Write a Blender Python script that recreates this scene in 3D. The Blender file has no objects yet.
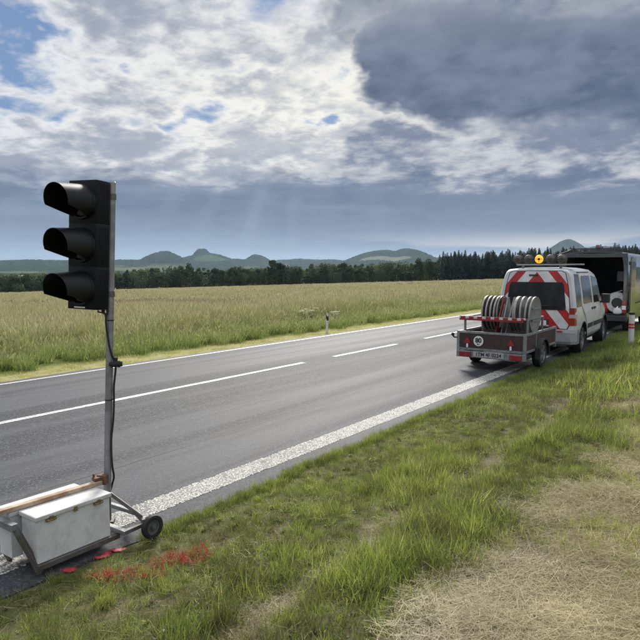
import bpy, bmesh, math, random
import numpy as np
from mathutils import Vector, Matrix
R = math.radians
random.seed(7); rng = np.random.default_rng(7)
SC = bpy.context.scene
COL = SC.collection

# ------------------------------------------------------------------ camera
EYE = 1.95
F, CXY = 614.0, 320.0                       # focal length and centre in photograph pixels
PITCH, YAW = R(4.6555), R(36.026)           # looking slightly down; the road (+Y) runs off to the right
cam_d = bpy.data.cameras.new('camera'); cam = bpy.data.objects.new('camera', cam_d); COL.objects.link(cam)
cam.location = (0, 0, EYE); cam.rotation_euler = (R(90) - PITCH, 0, YAW)
cam_d.sensor_width = 36; cam_d.lens = F / 640 * 36; cam_d.clip_start = .05; cam_d.clip_end = 60000
SC.camera = cam

# ------------------------------------------------------------------ look
EXPO = 0.85
SC.view_settings.view_transform = 'Standard'; SC.view_settings.look = 'None'
SC.view_settings.gamma = 1; SC.view_settings.use_curve_mapping = False
SC.view_settings.exposure = EXPO
SC.render.engine = 'CYCLES'
cy = SC.cycles
cy.use_denoising = True
cy.max_bounces = 6; cy.diffuse_bounces = 3; cy.glossy_bounces = 3; cy.transmission_bounces = 4
cy.transparent_max_bounces = 8; cy.volume_bounces = 1; cy.sample_clamp_indirect = 6


def heading_ray(px, py):
    """direction of a photograph pixel in the world (used to lay out the sky and far things)"""
    r, u, f = (px - CXY) / F, -(py - CXY) / F, 1.0
    fw = f * math.cos(PITCH) + u * math.sin(PITCH); up = -f * math.sin(PITCH) + u * math.cos(PITCH)
    c, s = math.cos(YAW), math.sin(YAW)
    return Vector((r * c - fw * s, r * s + fw * c, up)).normalized()


def azel(px, py):
    d = heading_ray(px, py); c, s = math.cos(YAW), math.sin(YAW)
    return math.atan2(d.x * c + d.y * s, -d.x * s + d.y * c), math.asin(d.z)


def lin(r, g, b):
    f = lambda v: (v / 255 / 12.92) if v <= 10 else ((v / 255 + .055) / 1.055) ** 2.4
    return (f(r), f(g), f(b), 1)


SUN_DIR = heading_ray(338, -130)
SUN_EL = math.asin(SUN_DIR.z)

# ------------------------------------------------------------------ sky (world)
world = bpy.data.worlds.new('World'); SC.world = world; world.use_nodes = True
wt = world.node_tree; wt.nodes.clear()


class X:
    """tiny expression wrapper round shader math sockets"""
    tree = None
    def __init__(s, sock): s.s = sock
    @staticmethod
    def m(op, *a, clamp=False):
        n = X.tree.nodes.new('ShaderNodeMath'); n.operation = op; n.use_clamp = clamp
        for i, v in enumerate(a):
            if isinstance(v, X): X.tree.links.new(v.s, n.inputs[i])
            else: n.inputs[i].default_value = v
        return X(n.outputs[0])
    def __add__(a, b): return X.m('ADD', a, b)
    __radd__ = __add__
    def __sub__(a, b): return X.m('SUBTRACT', a, b)
    def __rsub__(a, b): return X.m('SUBTRACT', b, a)
    def __mul__(a, b): return X.m('MULTIPLY', a, b)
    __rmul__ = __mul__
    def __truediv__(a, b): return X.m('DIVIDE', a, b)
    def step(a, lo, hi):
        n = X.tree.nodes.new('ShaderNodeMapRange'); n.interpolation_type = 'SMOOTHSTEP'
        X.tree.links.new(a.s, n.inputs[0]); n.inputs[1].default_value = lo; n.inputs[2].default_value = hi
        return X(n.outputs[0])


def xmix(f, a, b):
    n = X.tree.nodes.new('ShaderNodeMix'); n.data_type = 'RGBA'
    if isinstance(f, X): X.tree.links.new(f.s, n.inputs[0])
    else: n.inputs[0].default_value = f
    for v, i in ((a, 6), (b, 7)):
        if isinstance(v, X): X.tree.links.new(v.s, n.inputs[i])
        else: n.inputs[i].default_value = v
    return X(n.outputs[2])


def xvec(x, y, z):
    n = X.tree.nodes.new('ShaderNodeCombineXYZ')
    for i, v in enumerate((x, y, z)):
        if isinstance(v, X): X.tree.links.new(v.s, n.inputs[i])
        else: n.inputs[i].default_value = v
    return X(n.outputs[0])


def xnoise(vec, scale, detail=5, rough=.55, dist=0.0, out=0):
    n = X.tree.nodes.new('ShaderNodeTexNoise'); n.inputs['Scale'].default_value = scale
    n.inputs['Detail'].default_value = detail; n.inputs['Roughness'].default_value = rough
    n.inputs['Distortion'].default_value = dist
    X.tree.links.new(vec.s, n.inputs['Vector'])
    return X(n.outputs[out])


def xscale(c, k):
    n = X.tree.nodes.new('ShaderNodeVectorMath'); n.operation = 'SCALE'
    X.tree.links.new(c.s, n.inputs[0])
    if isinstance(k, X): X.tree.links.new(k.s, n.inputs['Scale'])
    else: n.inputs['Scale'].default_value = k
    return X(n.outputs[0])


X.tree = wt
tc = wt.nodes.new('ShaderNodeTexCoord'); sep = wt.nodes.new('ShaderNodeSeparateXYZ')
wt.links.new(tc.outputs['Generated'], sep.inputs[0])
DIR = X(tc.outputs['Generated'])
dx, dy, dz = (X(sep.outputs[i]) for i in range(3))
cw, sw = math.cos(YAW), math.sin(YAW)
AZ0 = X.m('ARCTAN2', dx * cw + dy * sw, dy * cw - dx * sw)
EL0 = X.m('ARCSINE', dz)
zc = X.m('MAXIMUM', dz, 0.0) + .24
PL = xvec(dx / zc, dy / zc, 0.0)                     # the cloud sheet overhead, in perspective
SM = xvec(AZ0 * 3.0, EL0 * 9.0, 0.0)                 # banks of cloud seen edge-on, low down
n_big = xnoise(PL, 1.3, 2, .5)
n_mid = xnoise(PL, 3.7, 6, .58, .25)
n_fine = xnoise(PL, 11.0, 5, .60, .15)
n_bank = xnoise(SM, 2.0, 5, .58, .4)
n_bank2 = xnoise(xvec(AZ0 * 2.0, EL0 * 26.0, 3.0), 1.3, 3, .55, .2)
n_ws = xnoise(xvec(AZ0 * 5.0, EL0 * 8.0, 7.0), 2.2, 3, .6)
n_ws2 = xnoise(xvec(AZ0 * 5.0, EL0 * 8.0, 17.0), 2.2, 3, .6)
AZ = AZ0 + (n_ws - .5) * .20
EL = EL0 + (n_ws2 - .5) * .08


def blob(px, py, rx, ry, az=AZ, el=EL):
    a, e = azel(px, py)
    ax = (az - a) * (F / rx); ey = (el - e) * (F / ry)
    return X.m('POWER', 2.718, (ax * ax + ey * ey) * -1.0)


nish = wt.nodes.new('ShaderNodeTexSky'); nish.sky_type = 'NISHITA'; nish.sun_disc = False
nish.sun_elevation = SUN_EL; nish.sun_rotation = math.atan2(SUN_DIR.x, SUN_DIR.y)
nish.air_density = 1.0; nish.dust_density = .4; nish.ozone_density = 1.6
NISH = xscale(X(nish.outputs[0]), .1)
# clear sky in the gaps
clear = xmix(.65, xscale(NISH, .55), lin(116, 152, 202))
# broken cloud sheet, lit from behind: thin parts glow, thick parts turn grey
cover = n_mid * .60 + n_big * .16 + n_fine * .24
bias = blob(150, 35, 120, 26) * .06 + blob(250, 110, 130, 50) * .05 + blob(90, 152, 150, 20) * .08 + blob(330, 60, 90, 60) * .05 + blob(240, 163, 130, 12) * .05 \
    + blob(50, 112, 75, 12) * -.12 + blob(15, 72, 50, 8) * -.04 + blob(2, 25, 22, 30) * -.16 + blob(325, 118, 22, 6) * -.20 \
    + blob(225, 66, 45, 9) * -.10 + blob(190, 120, 50, 7) * -.12 + blob(120, 62, 40, 7) * -.06
dens = cover + bias + .025
m_white = dens.step(.395, .53)
thick = dens.step(.50, .66)
warm = blob(300, 115, 190, 85, AZ0, EL0)
c_white = xmix(thick * (1.0 - warm * .35) * .9, xmix(warm, lin(232, 233, 236), lin(252, 249, 240)), lin(138, 149, 170))
c_white = xmix((n_fine * .5 + n_bank * .5).step(.46, .62) * .45, c_white, lin(150, 160, 178))
sky = xmix(m_white, clear, c_white)
# grey upper cloud, centre and beyond the frame's top
m_grey = (blob(385, 12, 80, 42) + blob(470, 5, 90, 40) + blob(640, -10, 160, 45) + (n_mid - .5) * 1.0).step(.34, .80)
c_grey = xmix((n_fine * .5 + n_mid * .5).step(.38, .64), lin(116, 126, 146), lin(168, 175, 186))
sky = xmix(m_grey * .9, sky, c_grey)
# pale mottled bank on the right
m_mid = (blob(540, 145, 190, 36) * 1.3 + blob(420, 130, 60, 22) * .6 + blob(720, 140, 140, 40) + (n_bank - .5) * 1.2).step(.30, .62)
c_mid = xmix((n_bank * .55 + n_fine * .45).step(.40, .64), lin(122, 133, 155), lin(206, 208, 212))
sky = xmix(m_mid, sky, c_mid)
# heavy slate cloud, upper right
dsum = blob(560, 62, 130, 32) * 1.15 + blob(440, 78, 62, 26) * 1.0 + blob(680, 75, 110, 40) * 1.1 + blob(520, 85, 110, 18) * .6 + blob(480, 40, 90, 28) * .6 + blob(400, 30, 60, 40) * .35
dmod = dsum + (n_ws - .5) * .35 + (n_fine - .5) * .5 + (n_mid - .5) * .35
m_dark = dmod.step(.26, .74)
m_rim = dmod.step(.10, .30) * (1.0 - dmod.step(.30, .44))
sky = xmix(m_rim * .65 * blob(395, 95, 100, 50, AZ0, EL0), sky, lin(250, 246, 236))
c_dark = xmix((n_mid * .45 + n_fine * .25 + n_bank * .3).step(.38, .64), lin(78, 91, 118), lin(120, 132, 155))
c_dark = xmix(EL0.step(.28, .42) * .75, c_dark, lin(150, 157, 170))
sky = xmix(m_dark * .97, sky, c_dark)
# smooth blue-grey layer below, thinning towards the horizon
edge = EL0 + (n_bank - .5) * .16 + (n_fine - .5) * .04 - blob(280, 175, 120, 40, AZ0, EL0) * .012
m_low = 1.0 - edge.step(.118, .160)
c_low = xmix(EL0.step(.0, .11), lin(140, 157, 180), lin(92, 109, 137))
c_low = xmix((n_bank2 * .6 + n_bank * .4).step(.45, .62) * .40, c_low, lin(146, 161, 183))
c_low = xmix(blob(560, 215, 260, 40, AZ0, EL0) * .5, c_low, lin(104, 117, 142))
streak = n_bank2.step(.47, .60) * blob(575, 246, 170, 10, AZ0, EL0)
c_low = xmix(streak * .95, c_low, lin(205, 201, 196))
sky = xmix(m_low * .93, sky, c_low)
# shafts of sunlight under the cloud
a_s, e_s = azel(330, -40)
phi = X.m('ARCTAN2', AZ0 - a_s, e_s - EL0)
n_ray = xnoise(xvec(phi * 5.0, 0.0, 0.0), 1.5, 1, .5)
shaft = n_ray.step(.40, .78) * blob(265, 205, 100, 45, AZ0, EL0)
sky = xmix(shaft * .15, sky, lin(205, 216, 232))
# an overcast sky brightens towards the zenith
zen = X.m('MAXIMUM', dz, 0.0)
gain = 1.0 + zen.step(.38, 1.0) * 1.1
sky = xscale(sky, gain * (1 / 2 ** EXPO))
bg = wt.nodes.new('ShaderNodeBackground'); bg.inputs[1].default_value = 1.0
wt.links.new(sky.s, bg.inputs[0])
wo = wt.nodes.new('ShaderNodeOutputWorld'); wt.links.new(bg.outputs[0], wo.inputs[0])
try: world.cycles.sampling_method = 'MANUAL'; world.cycles.sample_map_resolution = 512
except Exception: pass

# ------------------------------------------------------------------ sun behind thin cloud
sl = bpy.data.lights.new('sun', 'SUN'); sl.energy = 3.1; sl.angle = R(15); sl.color = (1, .95, .87)
sun = bpy.data.objects.new('sun', sl); COL.objects.link(sun)
sun.rotation_euler = (-SUN_DIR).to_track_quat('-Z', 'Y').to_euler()

# ================================================================== materials
MATS = {}


def mat(name, col, rough=.6, metal=0.0, var=.0, scale=6.0, col2=None, bump=0.0, bscale=None, spec=None, emit=None, coat=0.0):
    if name in MATS: return MATS[name]
    m = bpy.data.materials.new(name); m.use_nodes = True; X.tree = t = m.node_tree
    b = t.nodes['Principled BSDF']; b.inputs['Roughness'].default_value = rough; b.inputs['Metallic'].default_value = metal
    c = tuple(col) + (1,) if len(col) == 3 else tuple(col)
    b.inputs['Base Color'].default_value = c
    if spec is not None: b.inputs['Specular IOR Level'].default_value = spec
    if coat: b.inputs['Coat Weight'].default_value = coat; b.inputs['Coat Roughness'].default_value = .12
    co = X(t.nodes.new('ShaderNodeTexCoord').outputs['Object'])
    if var or col2:
        n = xnoise(co, scale, 6, .6)
        c2 = (tuple(col2) + (1,)) if col2 else tuple(v * (1 - var) for v in c[:3]) + (1,)
        k = xmix(n.step(.36, .66), c, c2); t.links.new(k.s, b.inputs['Base Color'])
        r = xnoise(co, scale * 2.3, 4); rr = r * .3 + (rough - .15); t.links.new(rr.s, b.inputs['Roughness'])
    if bump:
        bn = t.nodes.new('ShaderNodeBump'); bn.inputs['Strength'].default_value = bump; bn.inputs['Distance'].default_value = .01
        h = xnoise(co, bscale or scale * 4, 6); t.links.new(h.s, bn.inputs['Height']); t.links.new(bn.outputs[0], b.inputs['Normal'])
    if emit:
        b.inputs['Emission Color'].default_value = tuple(emit[0]) + (1,); b.inputs['Emission Strength'].default_value = emit[1]
    MATS[name] = m
    return m


def ramp(f, stops):
    n = X.tree.nodes.new('ShaderNodeValToRGB'); X.tree.links.new(f.s, n.inputs[0])
    e = n.color_ramp.elements
    while len(e) < len(stops): e.new(.5)
    for k, (p, c) in zip(e, stops): k.position = p; k.color = tuple(c) + (1,)
    return X(n.outputs[0])


def leafy(name, stops, rough=.5, trans=.45, attr='tint', rnd=.35):
    """thin leaf or blade: diffuse + translucent + a little gloss, hue from the 'tint' of its clump"""
    m = bpy.data.materials.new(name); m.use_nodes = True; X.tree = t = m.node_tree; t.nodes.clear()
    a = t.nodes.new('ShaderNodeAttribute'); a.attribute_type = 'INSTANCER'; a.attribute_name = attr
    oi = t.nodes.new('ShaderNodeObjectInfo')
    at2 = t.nodes.new('ShaderNodeAttribute'); at2.attribute_name = 'shade'
    f = X(a.outputs['Fac']) + (X(oi.outputs['Random']) - .5) * rnd + (X(at2.outputs['Fac']) - .5) * .5
    c = ramp(X.m('MINIMUM', X.m('MAXIMUM', f, 0.0), 1.0), stops)
    d = t.nodes.new('ShaderNodeBsdfDiffuse'); t.links.new(c.s, d.inputs[0])
    tr = t.nodes.new('ShaderNodeBsdfTranslucent'); c3 = xscale(c, 1.25); t.links.new(c3.s, tr.inputs[0])
    g = t.nodes.new('ShaderNodeBsdfGlossy'); g.inputs['Roughness'].default_value = rough; g.inputs[0].default_value = (.9, .95, 1, 1)
    mx = t.nodes.new('ShaderNodeMixShader'); mx.inputs[0].default_value = trans
    t.links.new(d.outputs[0], mx.inputs[1]); t.links.new(tr.outputs[0], mx.inputs[2])
    m2 = t.nodes.new('ShaderNodeMixShader'); m2.inputs[0].default_value = .025
    t.links.new(mx.outputs[0], m2.inputs[1]); t.links.new(g.outputs[0], m2.inputs[2])
    o = t.nodes.new('ShaderNodeOutputMaterial'); t.links.new(m2.outputs[0], o.inputs[0])
    return m


# ================================================================== mesh helpers
class MB:
    def __init__(s): s.v = []; s.f = []; s.mi = []
    def add(s, vs, fs, mi=0):
        b = len(s.v); s.v += [tuple(v) for v in vs]; s.f += [tuple(b + i for i in f) for f in fs]; s.mi += [mi] * len(fs); return s
    def box(s, lo, hi, mi=0):
        x0, y0, z0 = lo; x1, y1, z1 = hi
        v = [(x0, y0, z0), (x1, y0, z0), (x1, y1, z0), (x0, y1, z0), (x0, y0, z1), (x1, y0, z1), (x1, y1, z1), (x0, y1, z1)]
        return s.add(v, [(3, 2, 1, 0), (4, 5, 6, 7), (0, 1, 5, 4), (1, 2, 6, 5), (2, 3, 7, 6), (3, 0, 4, 7)], mi)
    def bar(s, a, b, w, h=None, mi=0, up=(0, 0, 1)):
        h = h or w; a, b = Vector(a), Vector(b); d = (b - a).normalized(); u = Vector(up)
        if abs(d.dot(u)) > .98: u = Vector((1, 0, 0))
        r = d.cross(u).normalized(); u = r.cross(d).normalized()
        v = [p + r * (sx * w / 2) + u * (sz * h / 2) for p in (a, b) for sx, sz in ((-1, -1), (1, -1), (1, 1), (-1, 1))]
        return s.add(v, [(0, 1, 2, 3), (7, 6, 5, 4), (0, 4, 5, 1), (1, 5, 6, 2), (2, 6, 7, 3), (3, 7, 4, 0)], mi)
    def tube(s, pts, r, seg=10, mi=0, caps=True):
        pts = [Vector(p) for p in pts]; n = len(pts); rings = []
        rr = r if isinstance(r, (list, tuple)) else [r] * n
        ref = Vector((.13, .21, .97))
        for i, p in enumerate(pts):
            d = (pts[min(i + 1, n - 1)] - pts[max(i - 1, 0)]).normalized()
            if abs(d.dot(ref)) > .97: ref = Vector((1, .1, 0))
            a = d.cross(ref).normalized(); b = a.cross(d)
            rings.append([p + a * (math.cos(t) * rr[i]) + b * (math.sin(t) * rr[i]) for t in [k * 2 * math.pi / seg for k in range(seg)]])
        v = [q for ring in rings for q in ring]; f = []
        for i in range(n - 1):
            for k in range(seg):
                k2 = (k + 1) % seg; f.append((i * seg + k, i * seg + k2, (i + 1) * seg + k2, (i + 1) * seg + k))
        if caps: f.append(tuple(range(seg))[::-1]); f.append(tuple((n - 1) * seg + k for k in range(seg)))
        return s.add(v, f, mi)
    def lathe(s, prof, o=(0, 0, 0), axis='x', seg=28, mi=0, close=False):
        """prof: (along axis, radius)"""
        v = []; n = len(prof); o = Vector(o)
        for k in range(seg):
            t = 2 * math.pi * k / seg; c, q = math.cos(t), math.sin(t)
            for a, r in prof:
                v.append(o + Vector({'x': (a, r * c, r * q), 'y': (r * c, a, r * q), 'z': (r * c, r * q, a)}[axis]))
        f = []
        for k in range(seg):
            k2 = (k + 1) % seg
            for i in range(n - 1): f.append((k * n + i, k2 * n + i, k2 * n + i + 1, k * n + i + 1))
            if close: f.append((k * n + n - 1, k2 * n + n - 1, k2 * n, k * n))
        return s.add(v, f, mi)
    def prism(s, poly, a, b, axis='y', mi=0):
        def P(p, t): return {'x': (t, p[0], p[1]), 'y': (p[0], t, p[1]), 'z': (p[0], p[1], t)}[axis]
        n = len(poly); v = [P(p, a) for p in poly] + [P(p, b) for p in poly]
        f = [tuple(range(n)), tuple(range(2 * n - 1, n - 1, -1))] + [(i, n + i, n + (i + 1) % n, (i + 1) % n) for i in range(n)]
        return s.add(v, f, mi)
    def mesh(s, name, mats, smooth=False):
        m = bpy.data.meshes.new(name); m.from_pydata(s.v, [], s.f)
        for k in (mats if isinstance(mats, (list, tuple)) else [mats]): m.materials.append(k)
        m.polygons.foreach_set('material_index', s.mi)
        if smooth: m.polygons.foreach_set('use_smooth', [True] * len(m.polygons))
        m.update(); bm = bmesh.new(); bm.from_mesh(m); bmesh.ops.recalc_face_normals(bm, faces=bm.faces); bm.to_mesh(m); bm.free()
        return m
    def build(s, name, mats, parent=None, smooth=False, bevel=0.0, angle=40):
        m = s.mesh(name, mats, smooth); o = bpy.data.objects.new(name, m); COL.objects.link(o)
        if parent: o.parent = parent
        if smooth:
            try: m.set_sharp_from_angle(angle=R(angle))
            except Exception: pass
        if bevel:
            b = o.modifiers.new('bevel', 'BEVEL'); b.width = bevel; b.segments = 2; b.limit_method = 'ANGLE'; b.angle_limit = R(40)
        return o


def tag(o, label=None, cat=None, group=None, kind=None):
    if label: o['label'] = label
    if cat: o['category'] = cat
    if group: o['group'] = group
    if kind: o['kind'] = kind
    return o


def empty(name, loc=(0, 0, 0), rz=0.0):
    o = bpy.data.objects.new(name, None); COL.objects.link(o); o.location = loc; o.rotation_euler = (0, 0, rz)
    o.empty_display_size = .1; return o


def copy_tree(o, parent=None):
    c = o.copy(); COL.objects.link(c); c.parent = parent
    for ch in list(o.children): copy_tree(ch, c)
    return c


def text_mesh(s, size, mat_, name, parent, matrix, bold=0.0):
    cu = bpy.data.curves.new('t', 'FONT'); cu.body = s; cu.size = size; cu.align_x = 'CENTER'; cu.align_y = 'CENTER'; cu.extrude = .0008; cu.offset = bold
    to = bpy.data.objects.new('t', cu); COL.objects.link(to); bpy.context.view_layer.update()
    me = bpy.data.meshes.new_from_object(to.evaluated_get(bpy.context.evaluated_depsgraph_get()))
    bpy.data.objects.remove(to); bpy.data.curves.remove(cu)
    me.materials.clear(); me.materials.append(mat_)
    o = bpy.data.objects.new(name, me); COL.objects.link(o); o.parent = parent; o.matrix_local = matrix
    return o


# ---- scattering: points carrying rotation, scale, prototype and tint
PROTO = {}


def proto(coll, meshes):
    c = bpy.data.collections.new(coll)
    for i, m in enumerate(meshes):
        o = bpy.data.objects.new('%s_%02d' % (coll, i), m); c.objects.link(o)
    PROTO[coll] = (c, len(meshes)); return c


def scatter(name, pts, coll, scl, tint, tilt=.12, label=None, cat=None, rot=None, parent=None, kind='stuff', idx=None):
    c, nP = PROTO[coll]; pts = np.asarray(pts, float); n = len(pts)
    me = bpy.data.meshes.new(name); me.vertices.add(n); me.vertices.foreach_set('co', pts.ravel())
    if rot is None:
        rot = np.stack([rng.normal(0, tilt, n), rng.normal(0, tilt, n), rng.uniform(0, 6.283, n)], 1)
    scl = np.asarray(scl, float)
    if scl.ndim == 1: scl = np.stack([scl] * 3, 1)
    for nm, ty, arr in (('rot', 'FLOAT_VECTOR', rot), ('scl', 'FLOAT_VECTOR', scl)):
        a = me.attributes.new(nm, ty, 'POINT'); a.data.foreach_set('vector', np.asarray(arr, float).ravel())
    a = me.attributes.new('tint', 'FLOAT', 'POINT'); a.data.foreach_set('value', np.asarray(tint, float))
    a = me.attributes.new('idx', 'INT', 'POINT'); a.data.foreach_set('value', np.asarray(rng.integers(0, nP, n) if idx is None else idx, dtype=np.int32))
    o = bpy.data.objects.new(name, me); COL.objects.link(o)
    key = 'scatter_' + coll
    ng = bpy.data.node_groups.get(key)
    if ng is None:
        ng = bpy.data.node_groups.new(key, 'GeometryNodeTree')
        ng.interface.new_socket('Geometry', in_out='INPUT', socket_type='NodeSocketGeometry')
        ng.interface.new_socket('Geometry', in_out='OUTPUT', socket_type='NodeSocketGeometry')
        N = ng.nodes; gi = N.new('NodeGroupInput'); go = N.new('NodeGroupOutput')
        ci = N.new('GeometryNodeCollectionInfo'); ci.inputs['Collection'].default_value = c
        ci.inputs['Separate Children'].default_value = True; ci.inputs['Reset Children'].default_value = True
        ip = N.new('GeometryNodeInstanceOnPoints'); ip.inputs['Pick Instance'].default_value = True
        ng.links.new(gi.outputs[0], ip.inputs['Points']); ng.links.new(ci.outputs[0], ip.inputs['Instance'])
        for nm, ty, sk in (('rot', 'FLOAT_VECTOR', 'Rotation'), ('scl', 'FLOAT_VECTOR', 'Scale'), ('idx', 'INT', 'Instance Index')):
            na = N.new('GeometryNodeInputNamedAttribute'); na.data_type = ty; na.inputs[0].default_value = nm
            ng.links.new(na.outputs[0], ip.inputs[sk])
        ng.links.new(ip.outputs[0], go.inputs[0])
    md = o.modifiers.new('scatter', 'NODES'); md.node_group = ng
    if parent: o.parent = parent
    return tag(o, label, cat, kind=kind)


def vnoise(x, y, sc, seed=0):
    """cheap smooth value noise 0..1 on arrays"""
    x = np.asarray(x, float) * sc + seed * 17.31; y = np.asarray(y, float) * sc + seed * 9.73
    xi, yi = np.floor(x), np.floor(y); fx, fy = x - xi, y - yi
    fx, fy = fx * fx * (3 - 2 * fx), fy * fy * (3 - 2 * fy)
    h = lambda a, b: np.modf(np.abs(np.sin(a * 127.1 + b * 311.7) * 43758.5453))[0]
    return (h(xi, yi) * (1 - fx) + h(xi + 1, yi) * fx) * (1 - fy) + (h(xi, yi + 1) * (1 - fx) + h(xi + 1, yi + 1) * fx) * fy


def fbm(x, y, sc, seed=0, o=4):
    return sum(vnoise(x, y, sc * 2 ** k, seed + k) * .5 ** k for k in range(o)) / sum(.5 ** k for k in range(o))


def sstep(x, a, b):
    t = np.clip((np.asarray(x, float) - a) / (b - a), 0, 1); return t * t * (3 - 2 * t)


# ================================================================== ground and road
XR, XC, XL = -4.02, -7.50, -10.82           # near edge line, centre line, far edge line
ER, ELF = -3.62, -11.15                      # asphalt edges


def road_z(x):
    x = np.asarray(x, float)
    return np.where(x > XC, .085 * (XR - x) / (XR - XC), .085 - .145 * (XC - x) / (XC - XL))


def ground_z(x, y):
    x = np.asarray(x, float); y = np.asarray(y, float)
    s = x - ER
    right = -.016 + .29 * sstep(s, 0, 2.9) + .012 * np.clip(s - 2.9, 0, 400) ** .8 \
        + sstep(s, .05, .6) * ((fbm(x, y, 1.1, 3) - .5) * .10 + (fbm(x, y, 4, 5) - .5) * .05) - .05 * np.exp(-((x + 2.05) / .16) ** 2)
    d = ELF - x
    left = -.10 - .034 * np.minimum(d, 500) + sstep(d, .2, 2) * (fbm(x, y, .25, 8) - .5) * .3
    mid = road_z(x) - .12
    return np.where(x > ER, right, np.where(x < ELF, left, mid))


def build_ground():
    xs = sorted(set([-9000, -6000, -4000, -2500, -1500, -1000, -700] + list(np.linspace(-520, -60, 24)) + list(np.linspace(-55, -16, 30)) + list(np.linspace(-15, -11.3, 16))
                    + [ELF - .02, ELF + .03, -10, -9, -8, -7.5, -7, -6, -5, ER - .03, ER + .02] + list(np.linspace(-3.5, 2.5, 70)) + [3, 4, 5, 7, 10, 15, 25, 40, 70, 120, 250, 500, 1000, 3000, 9000]))
    ys = sorted(set([-9000, -3000, -1000, -300, -100, -50, -25, -12, -6, -3, -1] + list(np.linspace(0, 12, 110)) + list(np.linspace(12.3, 40, 70)) + list(np.linspace(42, 120, 40)) + list(np.linspace(130, 520, 30)) + [650, 900, 1500, 2500, 4000, 6000, 9000]))
    gx, gy = np.meshgrid(xs, ys); gz = ground_z(gx, gy); nx, ny = len(xs), len(ys)
    v = np.stack([gx.ravel(), gy.ravel(), gz.ravel()], 1)
    f = [(j * nx + i, j * nx + i + 1, (j + 1) * nx + i + 1, (j + 1) * nx + i) for j in range(ny - 1) for i in range(nx - 1)]
    m = bpy.data.materials.new('earth and turf'); m.use_nodes = True; X.tree = t = m.node_tree
    b = t.nodes['Principled BSDF']; b.inputs['Roughness'].default_value = .95; b.inputs['Specular IOR Level'].default_value = .1
    P = X(t.nodes.new('ShaderNodeNewGeometry').outputs['Position'])
    sp = t.nodes.new('ShaderNodeSeparateXYZ'); t.links.new(P.s, sp.inputs[0]); px = X(sp.outputs[0])
    n1 = xnoise(P, 2.2, 6, .6); n2 = xnoise(P, 14, 5, .65); n3 = xnoise(P, .035, 5, .6); n4 = xnoise(P, .4, 5, .6)
    turf = xmix(n1.step(.35, .65), (.085, .095, .032, 1), (.105, .09, .048, 1))
    turf = xmix(n2.step(.45, .7) * .6, turf, (.15, .125, .07, 1))
    hay = xmix(n2.step(.3, .7), (.15, .125, .065, 1), (.27, .22, .12, 1))
    k_hay = (px + (n1 - .5) * .9).step(-1.35, -.95)
    near = xmix(k_hay, turf, hay)
    track = X.m('ABSOLUTE', px + 2.05 + (n1 - .5) * .25)
    near = xmix((1.0 - track.step(.05, .2)) * .6, near, (.20, .165, .095, 1))
    fld = xmix(n3.step(.35, .65), (.30, .24, .11, 1), (.25, .235, .10, 1))
    fld = xmix(n4.step(.4, .7) * .5, fld, (.20, .20, .075, 1))
    edge = (px + (n4 - .5) * 3).step(-17, -13)
    fld = xmix(edge, fld, (.13, .16, .04, 1))
    fld = xmix((px + (n1 - .5) * .5).step(-12.6, -11.9), fld, (.30, .27, .12, 1))
    c = xmix(px.step(-8, -7), fld, near)
    t.links.new(c.s, b.inputs['Base Color'])
    bn = t.nodes.new('ShaderNodeBump'); bn.inputs['Strength'].default_value = .8; bn.inputs['Distance'].default_value = .03
    t.links.new(n2.s, bn.inputs['Height']); t.links.new(bn.outputs[0], b.inputs['Normal'])
    me = bpy.data.meshes.new('ground'); me.from_pydata(v.tolist(), [], f); me.materials.append(m)
    me.polygons.foreach_set('use_smooth', [True] * len(f))
    o = bpy.data.objects.new('ground', me); COL.objects.link(o); tag(o, 'grass verges and a wide field sloping gently away from the road', 'ground', kind='structure')


build_ground()


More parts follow.
